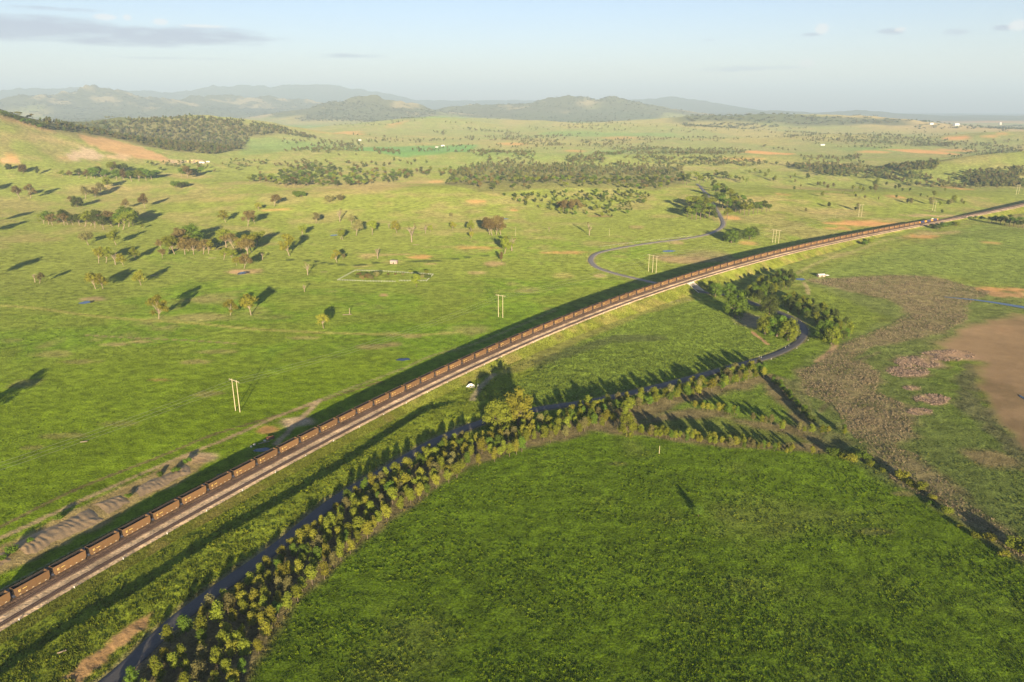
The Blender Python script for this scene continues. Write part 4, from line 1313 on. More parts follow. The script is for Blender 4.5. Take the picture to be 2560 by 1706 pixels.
cluster('in the clump with one bright green crown', 4, 'G', [(1105, 230, 70), (1155, 255, 122), (1195, 262, 132), (1265, 265, 122), (1310, 185, 130, 'R', 'green'), (1325, 265, 102), (1390, 262, 104), (1425, 260, 92),
        (1250, 200, 120), (1110, 290, 62), (1210, 230, 110), (1360, 240, 90), (1290, 240, 110)], ('olive', 'gold', 'red'), 1.15)
cluster('in the sunlit group beside the round dam', 4, 'G', [(1548, 218, 140), (1530, 300, 84), (1590, 300, 74), (1695, 270, 170), (1650, 240, 95), (1750, 210, 122), (1670, 360, 105), (1620, 340, 62), (1797, 300, 52, 'D', 'grey'),
        (1720, 250, 130), (1600, 220, 110)], ('olive', 'gold', 'red'), 1.2)
cluster('along the creek behind the old yard', 4, 'G', [(1980, 275, 142), (2305, 320, 82), (2330, 160, 72)], ('gold', 'grey'))
cluster('leaning together at the far left', 4, 'G', [(270, 465, 78), (240, 455, 72, 'D', 'grey')], ('grey',))
cluster('standing as a pair on the open left paddock', 4, 'G', [(655, 500, 142), (705, 500, 112)], ('gold',))
cluster('leaning left over scattered logs in the left paddock', 4, 'G', [(965, 475, 108)], ('gold',))
cluster('with a long dark shadow above the dirt track', 4, 'G', [(1087, 705, 155)], ('gold',))
cluster('beside each other left of the fallen trunk', 4, 'G', [(1575, 680, 102), (1718, 680, 142)], ('gold',), 1.15)
cluster('standing alone at the end of the dirt track', 4, 'G', [(2213, 770, 104)], ('gold',))
cluster('left of the fenced yard', 4, 'D', [(2105, 405, 92), (2083, 520, 62)], ('grey',))
cluster('outside the picture to the left', 0, 'G', [(-75, 1060, 62), (-30, 700, 50), (-60, 590, 50), (-30, 560, 40), (-25, 480, 40)], ('gold', 'olive'), 1.2)
cluster('of the sparse row behind the old shed', 5, 'G', [(110, 135, 112), (80, 60, 72), (20, 165, 74), (220, 130, 96), (335, 85, 44, 'D', 'grey'), (390, 118, 86), (490, 180, 126, 'D', 'grey'), (585, 120, 58, 'D', 'grey'),
        (620, 115, 52), (768, 95, 56), (895, 160, 54), (900, 110, 82)], ('grey', 'olive', 'gold'))
cluster('in the red-leaved group above the mid paddock', 5, 'G', [(1025, 130, 130), (1042, 135, 126), (1068, 130, 122), (1100, 130, 142), (1010, 110, 100)], ('red',), .9)
cluster('below the red-leaved group', 5, 'G', [(1125, 260, 112), (1175, 240, 102, 'D', 'grey'), (1105, 310, 68, 'P', 'red'), (1135, 200, 60)], ('gold', 'olive'))
cluster('standing bare beside the old shed', 5, 'D', [(257, 292, 88)], ('grey',))
cluster('inside the fenced yard', 5, 'B', [(135, 418, 34), (165, 420, 36), (190, 425, 38), (225, 418, 40), (250, 415, 40), (270, 405, 34), (120, 425, 30), (150, 432, 30), (210, 432, 30), (560, 425, 28), (590, 425, 30), (610, 430, 24),
        (330, 405, 14), (380, 405, 14), (430, 405, 16)], ('red', 'grey', 'dark'))
cluster('at the fenced yard gate', 5, 'G', [(523, 485, 92, 'P', 'olive'), (487, 400, 34), (585, 405, 34)], ('olive',), 1.3)
cluster('white-barked on the wooded slope', 5, 'D', [(1705, 135, 88), (1430, 110, 40)], ('grey',))
cluster('by the far left dam', 5, 'G', [(20, 300, 44), (760, 10, 34)], ('grey',))
# clumps around the far road bend
cluster('in the dense clump left of the far road', 3, 'W', [(x, y, h) for x, y, h in [(50, 880, 90), (80, 900, 100), (110, 905, 120), (140, 900, 110), (170, 890, 120), (200, 880, 110), (225, 900, 90), (60, 840, 100), (100, 830, 100),
        (140, 820, 90), (180, 810, 80), (210, 830, 100), (120, 870, 110), (185, 860, 110), (70, 800, 70), (235, 910, 70), (160, 780, 70)]], ('green', 'dark', 'olive'), 1.3)
cluster('in the dense clump right of the far road', 3, 'W', [(240, 740, 80), (270, 800, 120), (290, 830, 120), (320, 850, 120), (350, 840, 110), (380, 850, 110), (410, 860, 110), (440, 868, 100), (470, 870, 100), (500, 865, 90), (530, 860, 90),
        (560, 850, 80), (590, 850, 70), (610, 845, 60), (300, 760, 100), (340, 780, 100), (380, 800, 90), (260, 700, 60), (320, 905, 100), (290, 720, 70), (430, 810, 80), (480, 830, 70), (225, 690, 60)], ('green', 'olive', 'dark'), 1.3)
cluster('paired below the far road bend', 3, 'R', [(350, 1060, 90), (385, 1050, 80), (330, 1035, 60), (475, 1035, 80), (500, 1020, 70)], ('dark', 'green'), 1.1)
cluster('dotted along the far road rise', 3, 'W', [(110, 640, 80), (135, 655, 70), (160, 650, 60), (190, 640, 60), (215, 650, 50), (250, 610, 50), (280, 620, 55), (310, 625, 55), (340, 630, 50), (380, 635, 45), (405, 640, 40), (430, 645, 40),
        (455, 660, 45), (20, 660, 90), (45, 665, 90), (60, 650, 80), (5, 640, 80)], ('dark', 'olive'), 1.2)
SC = [(475, 590, 30), (510, 580, 34), (545, 590, 30), (580, 615, 40), (605, 590, 38), (650, 640, 42), (635, 640, 30), (785, 610, 28), (755, 625, 26), (785, 650, 28), (780, 700, 28), (825, 680, 20), (870, 630, 50), (940, 670, 30), (960, 675, 36),
      (985, 670, 30), (1008, 695, 36), (1047, 682, 34), (975, 745, 40), (1018, 820, 40), (1115, 725, 20), (1185, 700, 36), (1190, 735, 28), (1200, 750, 26), (1262, 760, 28), (1230, 700, 40), (1250, 715, 38), (1300, 705, 36), (1335, 715, 60),
      (1330, 680, 50), (1350, 650, 36), (1410, 670, 30), (1470, 695, 32), (1495, 695, 44), (1520, 710, 28), (1570, 710, 28), (1358, 765, 20), (1480, 755, 26), (1645, 745, 26), (1735, 745, 44), (1690, 755, 20), (1812, 710, 28), (1555, 790, 36),
      (1580, 800, 50), (1715, 805, 60), (1775, 810, 36), (1830, 805, 40), (1870, 790, 60), (1850, 800, 40), (1925, 790, 34), (1940, 800, 30), (1790, 860, 30), (1215, 845, 60), (1195, 840, 28), (860, 850, 30)]
cluster('dotted over the right-hand slope beyond the railway', 3, 'P', SC, ('dark', 'olive', 'grey'), 1.35)
cluster('beside the line near the locomotives', 3, 'B', [(1730, 960, 34), (1760, 965, 30), (1800, 955, 36), (1830, 950, 34), (1860, 940, 30), (1890, 945, 34), (1265, 1075, 34), (1300, 1060, 34), (1250, 1070, 24)], ('green', 'olive', 'dark'))
cluster('in the dark thicket at the right edge below the line', 3, 'W', [(2110, 915, 36), (2130, 925, 50), (2160, 930, 56), (2190, 935, 56), (2220, 940, 60), (2250, 945, 60), (2280, 950, 60), (2310, 955, 60), (2340, 958, 60), (2200, 915, 50), (2260, 920, 54),
        (2320, 930, 56), (2360, 955, 50), (1980, 905, 30), (2020, 905, 34), (2050, 910, 30), (2150, 905, 40)], ('dark', 'green'), 1.5)
# plantation and roadside trees near the camera
cluster('standing twin and broad above the roadside plantation', 0, 'R', [(1246, 1076, 76, 'R', 'olive'), (1296, 1062, 84, 'R', 'gold')], ('olive',), .82)
cluster('rising over the plantation edge beside the clearing', 0, 'R', [(1566, 1092, 62)], ('olive',), .62)
cluster('shading the road between underpass and bend', 0, 'R', [(1788, 742, 36), (1824, 743, 34), (1838, 794, 64), (1922, 788, 52)], ('dark', 'green'), .95)
cluster('of the three inside the road bend', 0, 'R', [(1912, 836, 50), (1942, 842, 54), (1970, 852, 54)], ('dark', 'green', 'olive'), .95)
cluster('on the outer side of the road bend', 0, 'R', [(2058, 850, 50), (2078, 862, 46)], ('green', 'olive'), .8)
cluster('standing alone in the dark green foreground field', 0, 'P', [(1746, 1291, 26)], ('green',), 1.6)
cluster('of the shrubs along the wetland fence line', 0, 'B', [(2082, 1140, 22), (2110, 1148, 16), (2130, 1155, 20), (2155, 1150, 26), (2175, 1165, 14), (2205, 1180, 12), (2255, 1200, 24), (2275, 1215, 18), (2300, 1225, 22), (2330, 1250, 14), (2365, 1285, 20),
        (2400, 1320, 12), (2435, 1345, 16), (2475, 1350, 20), (2535, 1375, 34), (2560, 1385, 36), (2510, 1390, 16), (2325, 1262, 12)], ('olive', 'gold', 'green'))


def inside(x, y, poly):
    c = False
    for (x0, y0), (x1, y1) in zip(poly, poly[1:] + poly[:1]):
        if (y0 > y) != (y1 > y) and x < (x1 - x0) * (y - y0) / (y1 - y0) + x0: c = not c
    return c


def scatter(polypx, spacing, nmax, rng, avoid_road=5.0):
    """evenly spread points inside an outline, on the ground"""
    P = ats([p[0] for p in polypx], [p[1] for p in polypx])[:, :2]
    poly = [tuple(p) for p in P]; lo = P.min(0); hi = P.max(0)
    pts = []; grid = {}
    for _ in range(nmax * 60):
        x, y = rng.uniform(lo[0], hi[0]), rng.uniform(lo[1], hi[1])
        if not inside(x, y, poly): continue
        g = (int(x // spacing), int(y // spacing))
        if any((x - a) ** 2 + (y - b) ** 2 < spacing ** 2 for i in (-1, 0, 1) for j in (-1, 0, 1) for a, b in grid.get((g[0] + i, g[1] + j), [])): continue
        grid.setdefault(g, []).append((x, y)); pts.append((x, y))
        if len(pts) >= nmax: break
    if not pts: return []
    pts = np.array(pts)
    if avoid_road:
        d = seg_dist(pts[:, 0], pts[:, 1], [tuple(p) for p in ROAD[::3]])[0]
        pts = pts[d > avoid_road]
    return [(x, y, float(z)) for (x, y), z in zip(pts, ground_z(pts[:, 0], pts[:, 1]))]


rg = np.random.default_rng(77)


def pixel_x(p):
    d = p[1] * math.cos(PITCH) + (H - p[2]) * math.sin(PITCH)
    return CX + F * p[0] / d


def stand(polypx, spacing, nmax, hr, kind, mats, what, where, name, wide=1.0, secs=None):
    pts = sorted(scatter(polypx, spacing, nmax, rg, 8.0 if name == 'plantation_tree' else 4.6), key=pixel_x)
    n = len(pts)
    for i, p in enumerate(pts):
        if secs:
            k = i * len(secs) // n; j = i - -(-k * n // len(secs)); loc = where % secs[k]
        else:
            j, loc = i, where
        tree(kind, p, rg.uniform(*hr), '%s, %s from the left %s' % (what, ordinal(j + 1), loc), ('trees ' + where.replace('%s ', ''))[:60], mats[rg.integers(len(mats))], wide * rg.uniform(.85, 1.2), name)


PM = ('olive', 'olive', 'gold', 'green', 'olive', 'grey', 'gold')
stand([(285, 1735), (450, 1580), (560, 1492), (690, 1560), (600, 1730), (540, 1900), (180, 1900)], 4.3, 70, (7.5, 11.5), 'P', PM, 'young gum', 'in the plantation at the bottom edge', 'plantation_tree', 1.0)
stand([(520, 1522), (700, 1380), (840, 1272), (985, 1290), (880, 1385), (790, 1470), (690, 1570), (640, 1580)], 4.6, 86, (7.5, 11.5), 'P', PM, 'young gum', 'in the plantation beside the shaded road', 'plantation_tree', 1.0)
stand([(835, 1265), (1000, 1165), (1130, 1105), (1200, 1165), (1080, 1235), (985, 1290)], 4.6, 76, (7.5, 11.5), 'P', PM, 'young gum', 'in the plantation below the twin broad trees', 'plantation_tree', 1.0)
stand([(1150, 1108), (1250, 1092), (1400, 1050), (1500, 1025), (1540, 1065), (1480, 1080), (1330, 1122), (1230, 1162)], 4.8, 70, (7.5, 11.5), 'P', PM, 'young gum', 'between twin trees and grassy clearing', 'plantation_tree', 1.0)
stand([(1440, 1026), (1600, 995), (1760, 955), (1900, 920), (1925, 945), (1780, 985), (1640, 1015), (1540, 1052)], 4.3, 70, (7.5, 11.5), 'P', PM, 'young gum', 'in the strip between road and clearing', 'roadside_tree', 1.15)


def row(pxs, n, hr, kind, mats, what, where, jitter=1.5, wide=1.1):
    P = path(pxs, 1.0); pts = []
    for i in range(n):
        q = P[int((i + .5 + rg.uniform(-.35, .35)) / n * (len(P) - 1))] + rg.normal(0, jitter, 2)
        pts.append((q[0], q[1], float(ground_z(q[0], q[1]))))
    for i, p in enumerate(sorted(pts, key=pixel_x)):
        tree(kind, p, rg.uniform(*hr), '%s, %s from the left %s' % (what, ordinal(i + 1), where), ('trees ' + where)[:60], mats[rg.integers(len(mats))], wide, 'row_tree')


row([(1740, 1022), (1800, 1033), (1850, 1040)], 11, (6.5, 9), 'P', PM, 'young gum', 'in the short row across the clearing')
row([(1880, 1055), (1960, 1075), (2040, 1085), (2130, 1092)], 15, (5, 8), 'P', PM, 'spaced young gum', 'in the planted row reaching the reeds', 2)
row([(1590, 1085), (1700, 1100), (1840, 1118)], 40, (5.5, 8.5), 'P', PM, 'young gum', 'in the dense row bordering the green field', 2)
row([(1840, 1112), (1930, 1125), (2010, 1135)], 18, (4.0, 7.0), 'P', PM, 'small young gum', 'at the thin end of the field row', 2.5)
row([(1935, 955), (1975, 1000), (2030, 1062)], 26, (4.5, 6.5), 'P', ('dark', 'green'), 'dark young tree', 'in the slanting row beside the reeds', 1.2, 1.4)
stand([(1860, 752), (1890, 718), (1960, 690), (1990, 700), (1975, 722), (1925, 748), (1905, 762)], 6.0, 50, (10, 15), 'P', ('green', 'olive', 'dark'), 'tall gum', 'in the grove between underpass road and farmhouse', 'grove_gum', 1.1)
stand([(1935, 760), (1990, 745), (2060, 780), (2120, 815), (2130, 850), (2090, 855), (2030, 812), (1985, 785)], 6.0, 60, (8, 12.5), 'P', ('green', 'dark', 'olive'), 'gum', 'in the grove outside the road bend', 'grove_gum', 1.25)
# middle-distance woods: the trees nearest the camera as things
WM = ('dark', 'olive', 'red', 'dark', 'green')
SEC = ('far left end', 'left part', 'left middle part', 'right middle part', 'right part', 'far right end')
stand([(1110, 463), (1250, 487), (1360, 472), (1480, 472), (1640, 480), (1709, 464), (1709, 440), (1500, 448), (1300, 450), (1130, 440)], 9.0, 240, (11, 17), 'W', WM, 'tall gum', 'on the %s of the wooded knoll edge', 'knoll_gum', 1.35, SEC)
stand([(1250, 487), (1610, 480), (1625, 500), (1590, 530), (1530, 545), (1420, 540), (1330, 520)], 11.0, 130, (6, 12), 'P', ('dark', 'green', 'olive'), 'small gum', 'on the %s of the slope below the knoll', 'slope_gum', 1.4, ('left part', 'middle', 'right part'))
stand([(1390, 520), (1445, 520), (1450, 528), (1395, 530)], 5.0, 9, (18, 23), 'G', ('red',), 'tall red-leaved gum', 'in the group below the knoll wood', 'red_gum', .9)
stand([(620, 455), (700, 468), (860, 468), (1020, 452), (1025, 440), (900, 425), (760, 420), (640, 440)], 11.0, 210, (13, 20), 'W', WM, 'tall gum', 'on the %s of the upper slope wood', 'upper_slope_gum', 1.4, ('left part', 'middle', 'right part'))
stand([(1000, 448), (1130, 440), (1128, 425), (1010, 430)], 12.0, 30, (11, 18), 'W', WM, 'tall gum', 'in the copse left of the knoll wood', 'copse_gum', 1.5)


# ------------------------------------------------------------------ woods too dense or far to count
def lump_mass(name, pts, hs, ws, cols, label, category, mat, seed, leaves=6, leaf=.22, flat_base=True):
    rng = np.random.default_rng(seed); T = []
    for k in range(6):
        cen = [(0, 0, .58, .36)] + ([(rng.uniform(-.2, .2), rng.uniform(-.2, .2), .82, .2)] if leaves > 4 else [])
        T.append(crown_arrays(rng, cen, leaves, leaf))
    pts = np.asarray(pts); n = len(pts); which = rng.integers(0, 6, n); rot = rng.uniform(0, 6.28, n)
    Vs = []; Fs = []; Cs = []; b = 0
    for k in range(6):
        sel = np.where(which == k)[0]
        if not len(sel): continue
        v, f = T[k]
        c, s = np.cos(rot[sel])[:, None], np.sin(rot[sel])[:, None]
        x = (v[None, :, 0] * c - v[None, :, 1] * s) * ws[sel][:, None]; y = (v[None, :, 0] * s + v[None, :, 1] * c) * ws[sel][:, None]
        z = v[None, :, 2] * hs[sel][:, None]
        P = np.stack([x, y, z], -1) + pts[sel][:, None, :]
        Vs.append(P.reshape(-1, 3)); Fs.append((f[None] + (np.arange(len(sel)) * len(v))[:, None, None] + b).reshape(-1, 3))
        shade = rng.uniform(.8, 1.2, (len(sel), len(v), 1))
        Cs.append((cols[sel][:, None, :] * shade).reshape(-1, 3)); b += len(sel) * len(v)
    me = np_mesh(name, np.vstack(Vs), np.vstack(Fs), mat, np.vstack(Cs))
    return link(name, me, kind='stuff', label=label, category=category)


def wood_points(polys, total, rng, mask=None):
    out = []
    for poly, n, *thr in polys:
        P = ats([p[0] for p in poly], [p[1] for p in poly])
        pl = [tuple(p[:2]) for p in P]; lo = P[:, :2].min(0); hi = P[:, :2].max(0)
        q = rng.uniform(lo, hi, (n * 12, 2))
        ins = np.zeros(len(q), bool)
        for (x0, y0), (x1, y1) in zip(pl, pl[1:] + pl[:1]):
            ins ^= ((y0 > q[:, 1]) != (y1 > q[:, 1])) & (q[:, 0] < (x1 - x0) * (q[:, 1] - y0) / ((y1 - y0) if abs(y1 - y0) > 1e-9 else 1e-9) + x0)
        q = q[ins]
        q = q[fbm(q[:, 0], q[:, 1], 300 if thr else 130, 501, 3) + (wr.uniform(-.18, .18, len(q)) if thr else 0) > (thr[0] if thr else -.55)][:n]
        out.append(q)
    q = np.vstack(out)
    return np.column_stack([q, ground_z(q[:, 0], q[:, 1])])


LEAFCOL = np.array([(.125, .13, .04), (.145, .125, .048), (.10, .13, .036), (.165, .165, .048)])
wr = np.random.default_rng(5)


def ridge_points(k, n, spread):
    P, w_, _ = _RW[k]; P = np.array(P)[:, :2]
    i = wr.integers(0, len(P) - 1, n); t = wr.random((n, 1))
    q = P[i] + (P[i + 1] - P[i]) * t + wr.normal(0, w_ * spread, (n, 2))
    q = q[fbm(q[:, 0], q[:, 1], 650, 95, 4) < .18]
    return np.column_stack([q, ground_z(q[:, 0], q[:, 1])])


def wood(name, polys, h, w, label, seed, bright=1.0, ridges=(), leaves=6):
    p = wood_points(polys, 0, wr)
    p = np.vstack([p] + [ridge_points(*r_) for r_ in ridges])
    n = len(p)
    lump_mass(name, p, wr.uniform(*h, n), wr.uniform(*w, n), LEAFCOL[wr.integers(0, 4, n)] * bright, label, 'wood', M['attr_leaf'], seed, leaves)


wood('knoll_wood', [([(1130, 442), (1300, 450), (1500, 448), (1709, 440), (1709, 419), (1580, 414), (1400, 413), (1215, 406), (1140, 425)], 520)], (11, 17), (8, 13), 'dense dark gum wood covering the back of the low knoll', 1)
wood('hill_forest', [([(95, 330), (170, 316), (300, 302), (450, 294), (600, 302), (700, 320), (780, 342), (800, 350), (690, 335), (620, 345), (590, 375), (545, 388), (450, 382), (380, 372), (300, 350), (200, 335)], 2600),
                     ], (11, 18), (10, 18), 'grey green forest over the rounded hill behind the earthworks', 2, .95)
wood('valley_tree_lines', [
    ([(690, 378), (760, 366), (910, 368), (905, 390), (880, 392), (800, 388)], 130), ([(1165, 385), (1235, 378), (1345, 385), (1345, 405), (1230, 405)], 150), ([(1410, 392), (1500, 390), (1520, 408), (1420, 410)], 70),
    ([(1560, 396), (1650, 392), (1720, 395), (1820, 398), (1900, 402), (1960, 415), (1820, 418), (1640, 412)], 170), ([(1960, 415), (2080, 412), (2200, 425), (2320, 440), (2330, 452), (2200, 452), (2050, 440)], 330),
    ([(930, 372), (1000, 378), (1010, 390), (940, 386)], 50), ([(1040, 368), (1060, 360), (1048, 380)], 10), ([(1240, 350), (1410, 352), (1400, 370), (1330, 368)], 90), ([(1450, 353), (1540, 352), (1530, 366), (1460, 364)], 50),
    ([(1540, 375), (1700, 372), (1880, 378), (1800, 392), (1620, 388)], 220), ([(1960, 330), (2130, 335), (2290, 355), (2250, 378), (2090, 372), (1960, 345)], 300), ([(2100, 340), (2300, 342), (2420, 360), (2370, 372), (2180, 362)], 230),
    ([(2200, 420), (2350, 405), (2340, 425), (2260, 432)], 170), ([(2380, 440), (2560, 420), (2560, 470), (2450, 468)], 260), ([(2300, 360), (2560, 345), (2560, 385), (2400, 380)], 230), ([(1150, 345), (1190, 342), (1180, 352)], 18),
    ([(1080, 330), (1120, 328), (1110, 340)], 18), ([(1260, 335), (1300, 333), (1295, 350)], 16), ([(1170, 318), (1290, 330), (1280, 336), (1150, 326)], 40), ([(1400, 312), (1600, 320), (1560, 330), (1420, 322)], 60),
    ([(2050, 395), (2150, 392), (2150, 400), (2060, 402)], 40), ([(1480, 383), (1560, 380), (1560, 390), (1490, 392)], 60), ([(840, 362), (900, 358), (900, 364), (850, 366)], 24),
    ([(640, 345), (1000, 340), (1400, 340), (1900, 345), (2560, 340), (2560, 400), (2000, 405), (1500, 385), (1100, 380), (800, 372)], 620, .22), ([(760, 318), (1200, 312), (1800, 318), (2560, 318), (2560, 345), (1700, 345), (1000, 345)], 520, .2),
    ([(1720, 420), (2000, 420), (2360, 455), (2560, 440), (2560, 490), (2300, 500), (2000, 470), (1800, 450)], 130, .1), ([(300, 410), (640, 400), (1000, 400), (1100, 412), (900, 420), (640, 428), (420, 440)], 90)],
     (9, 15), (10, 17), 'dark tree lines and thickets threading the hazy valley floor', 3, 1.1)
wood('far_hill_forest', [
    ([(-40, 255), (110, 238), (300, 230), (420, 252), (700, 250), (840, 262), (830, 285), (600, 285), (300, 300), (130, 310), (0, 275)], 2400), ([(720, 300), (860, 258), (910, 248), (1000, 270), (1090, 280), (1020, 300), (900, 305), (780, 305)], 900),
    ([(1120, 285), (1200, 258), (1400, 242), (1480, 262), (1540, 254), (1640, 280), (1700, 290), (1600, 300), (1450, 308), (1250, 300)], 2200), ([(1680, 290), (2000, 290), (2250, 300), (2260, 312), (2000, 312), (1720, 305)], 700),
    ([(2250, 305), (2560, 310), (2560, 325), (2300, 325)], 350), ([(1700, 310), (1960, 315), (1900, 325), (1720, 322)], 160)],
     (12, 22), (30, 60), 'forest patches on the hazy hills at the skyline', 4, .9, ((2, 700, .3), (3, 1300, .3), (4, 1200, .33)), 4)


# ------------------------------------------------------------------ grass tufts and reeds (nobody could count them)
def blades(name, pts, size, hgt, cols, label, category, mat, seed, n=6, lean=.5):
    rng = np.random.default_rng(seed); N_ = len(pts)
    a = rng.uniform(0, 6.28, (N_, n)); rad = rng.uniform(0, .45, (N_, n)) * size[:, None]
    bx = pts[:, 0:1] + np.cos(a) * rad; by = pts[:, 1:2] + np.sin(a) * rad; bz = np.repeat(pts[:, 2:3], n, 1) - .05
    t = rng.uniform(0, 6.28, (N_, n)); w = size[:, None] * rng.uniform(.25, .5, (N_, n)); h = hgt[:, None] * rng.uniform(.6, 1.25, (N_, n))
    tx = bx + np.cos(a) * h * lean + rng.normal(0, .15, (N_, n)) * h; ty = by + np.sin(a) * h * lean + rng.normal(0, .15, (N_, n)) * h
    V = np.stack([np.stack([bx - np.cos(t) * w, by - np.sin(t) * w, bz], -1), np.stack([bx + np.cos(t) * w, by + np.sin(t) * w, bz], -1), np.stack([tx, ty, bz + h], -1)], 2).reshape(-1, 3)
    Fc = np.arange(len(V)).reshape(-1, 3)
    cc = np.repeat(cols, n * 3, 0) * np.repeat(rng.uniform(.75, 1.25, (N_ * n, 1)), 3, 0)
    return link(name, np_mesh(name, V, Fc, mat, np.clip(cc, .004, .8)), kind='stuff', label=label, category=category)


gr = np.random.default_rng(9)


def ground_samples(n, x0, x1, y0, y1):
    p = ats(gr.uniform(x0, x1, n), gr.uniform(y0, y1, n))
    c, i = color_at(p[:, 0], p[:, 1])
    ok = (d_road[i] > 4.4) & (w_lake[i] < .5) & (w_serv[i] < .4)
    ok &= c[:, 0] < c[:, 1] * 1.12
    p = p[ok]; c = c[ok]; i = i[ok]
    p[:, 2] = Z[i]
    return p, c, i


p, c, i = ground_samples(138000, -160, 2720, 880, 1800)
keep = (d_rail[i] > 13 + 1.5 * emb(arc_rail[i]) * 0 + np.where(side_rail[i] > 0, 9, -2)) & ~((Rr[i] < 900) & (gr.random(len(i)) < .55 * (1 - fore[i])))
p, c, i = p[keep], c[keep], i[keep]
tl = tall[i]
cl = np.clip(1 + 1.1 * fbm(p[:, 0], p[:, 1], 3.5, 556, 3), .45, 2)
sz = cl * gr.uniform(.25, .6, len(p)) * (1 + .5 * tl) * (.8 + Rr[i] / 900); hg = cl * gr.uniform(.12, .36, len(p)) * (1 + 1.0 * tl) * (.8 + Rr[i] / 1400)
hue = gr.random(len(p))[:, None]
c = np.where((fore[i] > .5)[:, None] & (c[:, 1:2] < .14) & (c[:, 1:2] > c[:, 0:1] * 1.3), c * 1.6, c)
cc = c * (.7 + .6 * gr.random((len(p), 1)))
cc = np.where(hue > .9, c * np.array([1.45, 1.3, 1.0]), cc)
blades('pasture_grass', p, sz, hg, cc * .85, 'tufted green pasture grass covering the near fields and verges', 'grass', M['tuft'], 12, 5)
# tussocks further out
p2, c2, i2 = ground_samples(42000, -100, 2660, 540, 900)
k2 = (d_rail[i2] > 30) & (Rr[i2] < 1900) & (fbm(p2[:, 0], p2[:, 1], 45, 557, 3) > -.1)
p2, c2, i2 = p2[k2], c2[k2], i2[k2]
p3, c3, i3 = ground_samples(26000, 1230, 2010, 735, 1010)
k3 = (w_inner[i3] > .4) & (d_rail[i3] > 14)
p2 = np.vstack([p2, p3[k3]]); c2 = np.vstack([c2, c3[k3]])
blades('paddock_tussocks', p2, gr.uniform(.5, 1.3, len(p2)), gr.uniform(.25, .6, len(p2)), c2 * gr.uniform(.5, 1.15, (len(p2), 1)), 'rough grass tussocks dotting the paddocks further out', 'grass', M['tuft'], 15, 5)
# weeds: low dark rosettes and pale thistles on the near field
p, c, i = ground_samples(15000, 500, 2700, 1120, 1790)
k = (fore[i] > .5) & (fbm(p[:, 0], p[:, 1], 25, 555, 3) > -.1)
p, c = p[k], c[k]
blades('field_weeds', p, gr.uniform(.4, .95, len(p)), gr.uniform(.3, .75, len(p)), np.where(gr.random((len(p), 1)) > .5, c * .75, c * np.array([1.8, 1.6, 1.2])), 'scattered taller weeds on the dark green foreground field', 'weeds', M['tuft'], 13, 12, .7)

# long grass on the banks of the line
s = np.where(gr.random(22000) < .6, gr.uniform(-160, 260, 22000), gr.uniform(-160, 800, 22000)); o = gr.uniform(0, 1, 22000)
e_ = emb(s); off = np.where(gr.random(22000) < .8, 4.8 + (1.75 * e_ + 2) * o, crest_left(s) - .2 - (1.75 * e_ + 2) * o)
x, y, hx, hy = rail_at(s)
fr_ = o
pz = TOPZ - (e_ + 1.1) * fr_ - .12
pts = np.column_stack([x + hy * off, y - hx * off, pz])
ok = np.abs(s - S_U) > GAP + .8
pts = pts[ok]
cb = bank_cols(pts) * gr.uniform(.7, 1.25, (len(pts), 1))
blades('bank_grass', pts, gr.uniform(.4, .85, len(pts)), gr.uniform(.25, .7, len(pts)), cb, 'longer yellow green grass on the railway banks', 'grass', M['tuft'], 14)

# reeds
rp = []
for poly in REEDS:
    P = ats([q[0] for q in poly], [q[1] for q in poly]); lo, hi = P[:, :2].min(0), P[:, :2].max(0); pl = [tuple(q[:2]) for q in P]
    area = (hi - lo).prod()
    q = gr.uniform(lo, hi, (int(min(area / 1.5, 44000)), 2))
    ins = np.zeros(len(q), bool)
    for (x0, y0), (x1, y1) in zip(pl, pl[1:] + pl[:1]):
        ins ^= ((y0 > q[:, 1]) != (y1 > q[:, 1])) & (q[:, 0] < (x1 - x0) * (q[:, 1] - y0) / ((y1 - y0) if abs(y1 - y0) > 1e-9 else 1e-9) + x0)
    q = q[ins]
    nn = fbm(q[:, 0], q[:, 1], 16, 601, 3)
    rp.append(q[nn + gr.uniform(-.5, .5, len(q)) > -.12])
for px, py, rx, ry in [(2300, 905, 65, 16), (2270, 930, 55, 14), (2370, 890, 70, 14), (2330, 1000, 45, 14), (2280, 970, 22, 7), (2300, 1030, 32, 9)]:
    n = int(rx * ry * 1.3); a = gr.uniform(0, 6.28, n); t = np.sqrt(gr.random(n))
    qq = ats(px + rx * t * np.cos(a), py + ry * t * np.sin(a))[:, :2]
    rp.append(qq[fbm(qq[:, 0], qq[:, 1], 9, 602, 3) + gr.uniform(-.3, .3, n) > .02])
n_main = sum(len(a) for a in rp[:len(REEDS)])
q = np.vstack(rp); pz = ground_z(q[:, 0], q[:, 1])
pts = np.column_stack([q, pz])
nz = fbm(q[:, 0] * .6 + q[:, 1] * .3, q[:, 1] * .9 - q[:, 0] * .5, 22, 611, 3)
col = np.array((.25, .20, .12))[None] * gr.uniform(.65, 1.3, (len(q), 1))
col = np.where((nz + gr.uniform(-.5, .5, len(q)) > .25)[:, None] & (np.arange(len(q)) < n_main)[:, None], np.array((.13, .14, .05))[None] * gr.uniform(.7, 1.2, (len(q), 1)), col)
col[n_main:] = np.array((.38, .28, .21))[None] * gr.uniform(.4, 1.3, (len(q) - n_main, 1))
hh = gr.uniform(.4, 1.15, len(q)) * np.clip(1 + .5 * fbm(q[:, 0], q[:, 1], 9, 612, 2), .5, 1.6)
blades('reed_beds', pts - np.array([0, 0, .1]), gr.uniform(.35, .8, len(q)), hh, col * 1.2, 'brown reed and rush beds spreading over the wetland', 'reeds', M['reed'], 16, 8, .55)


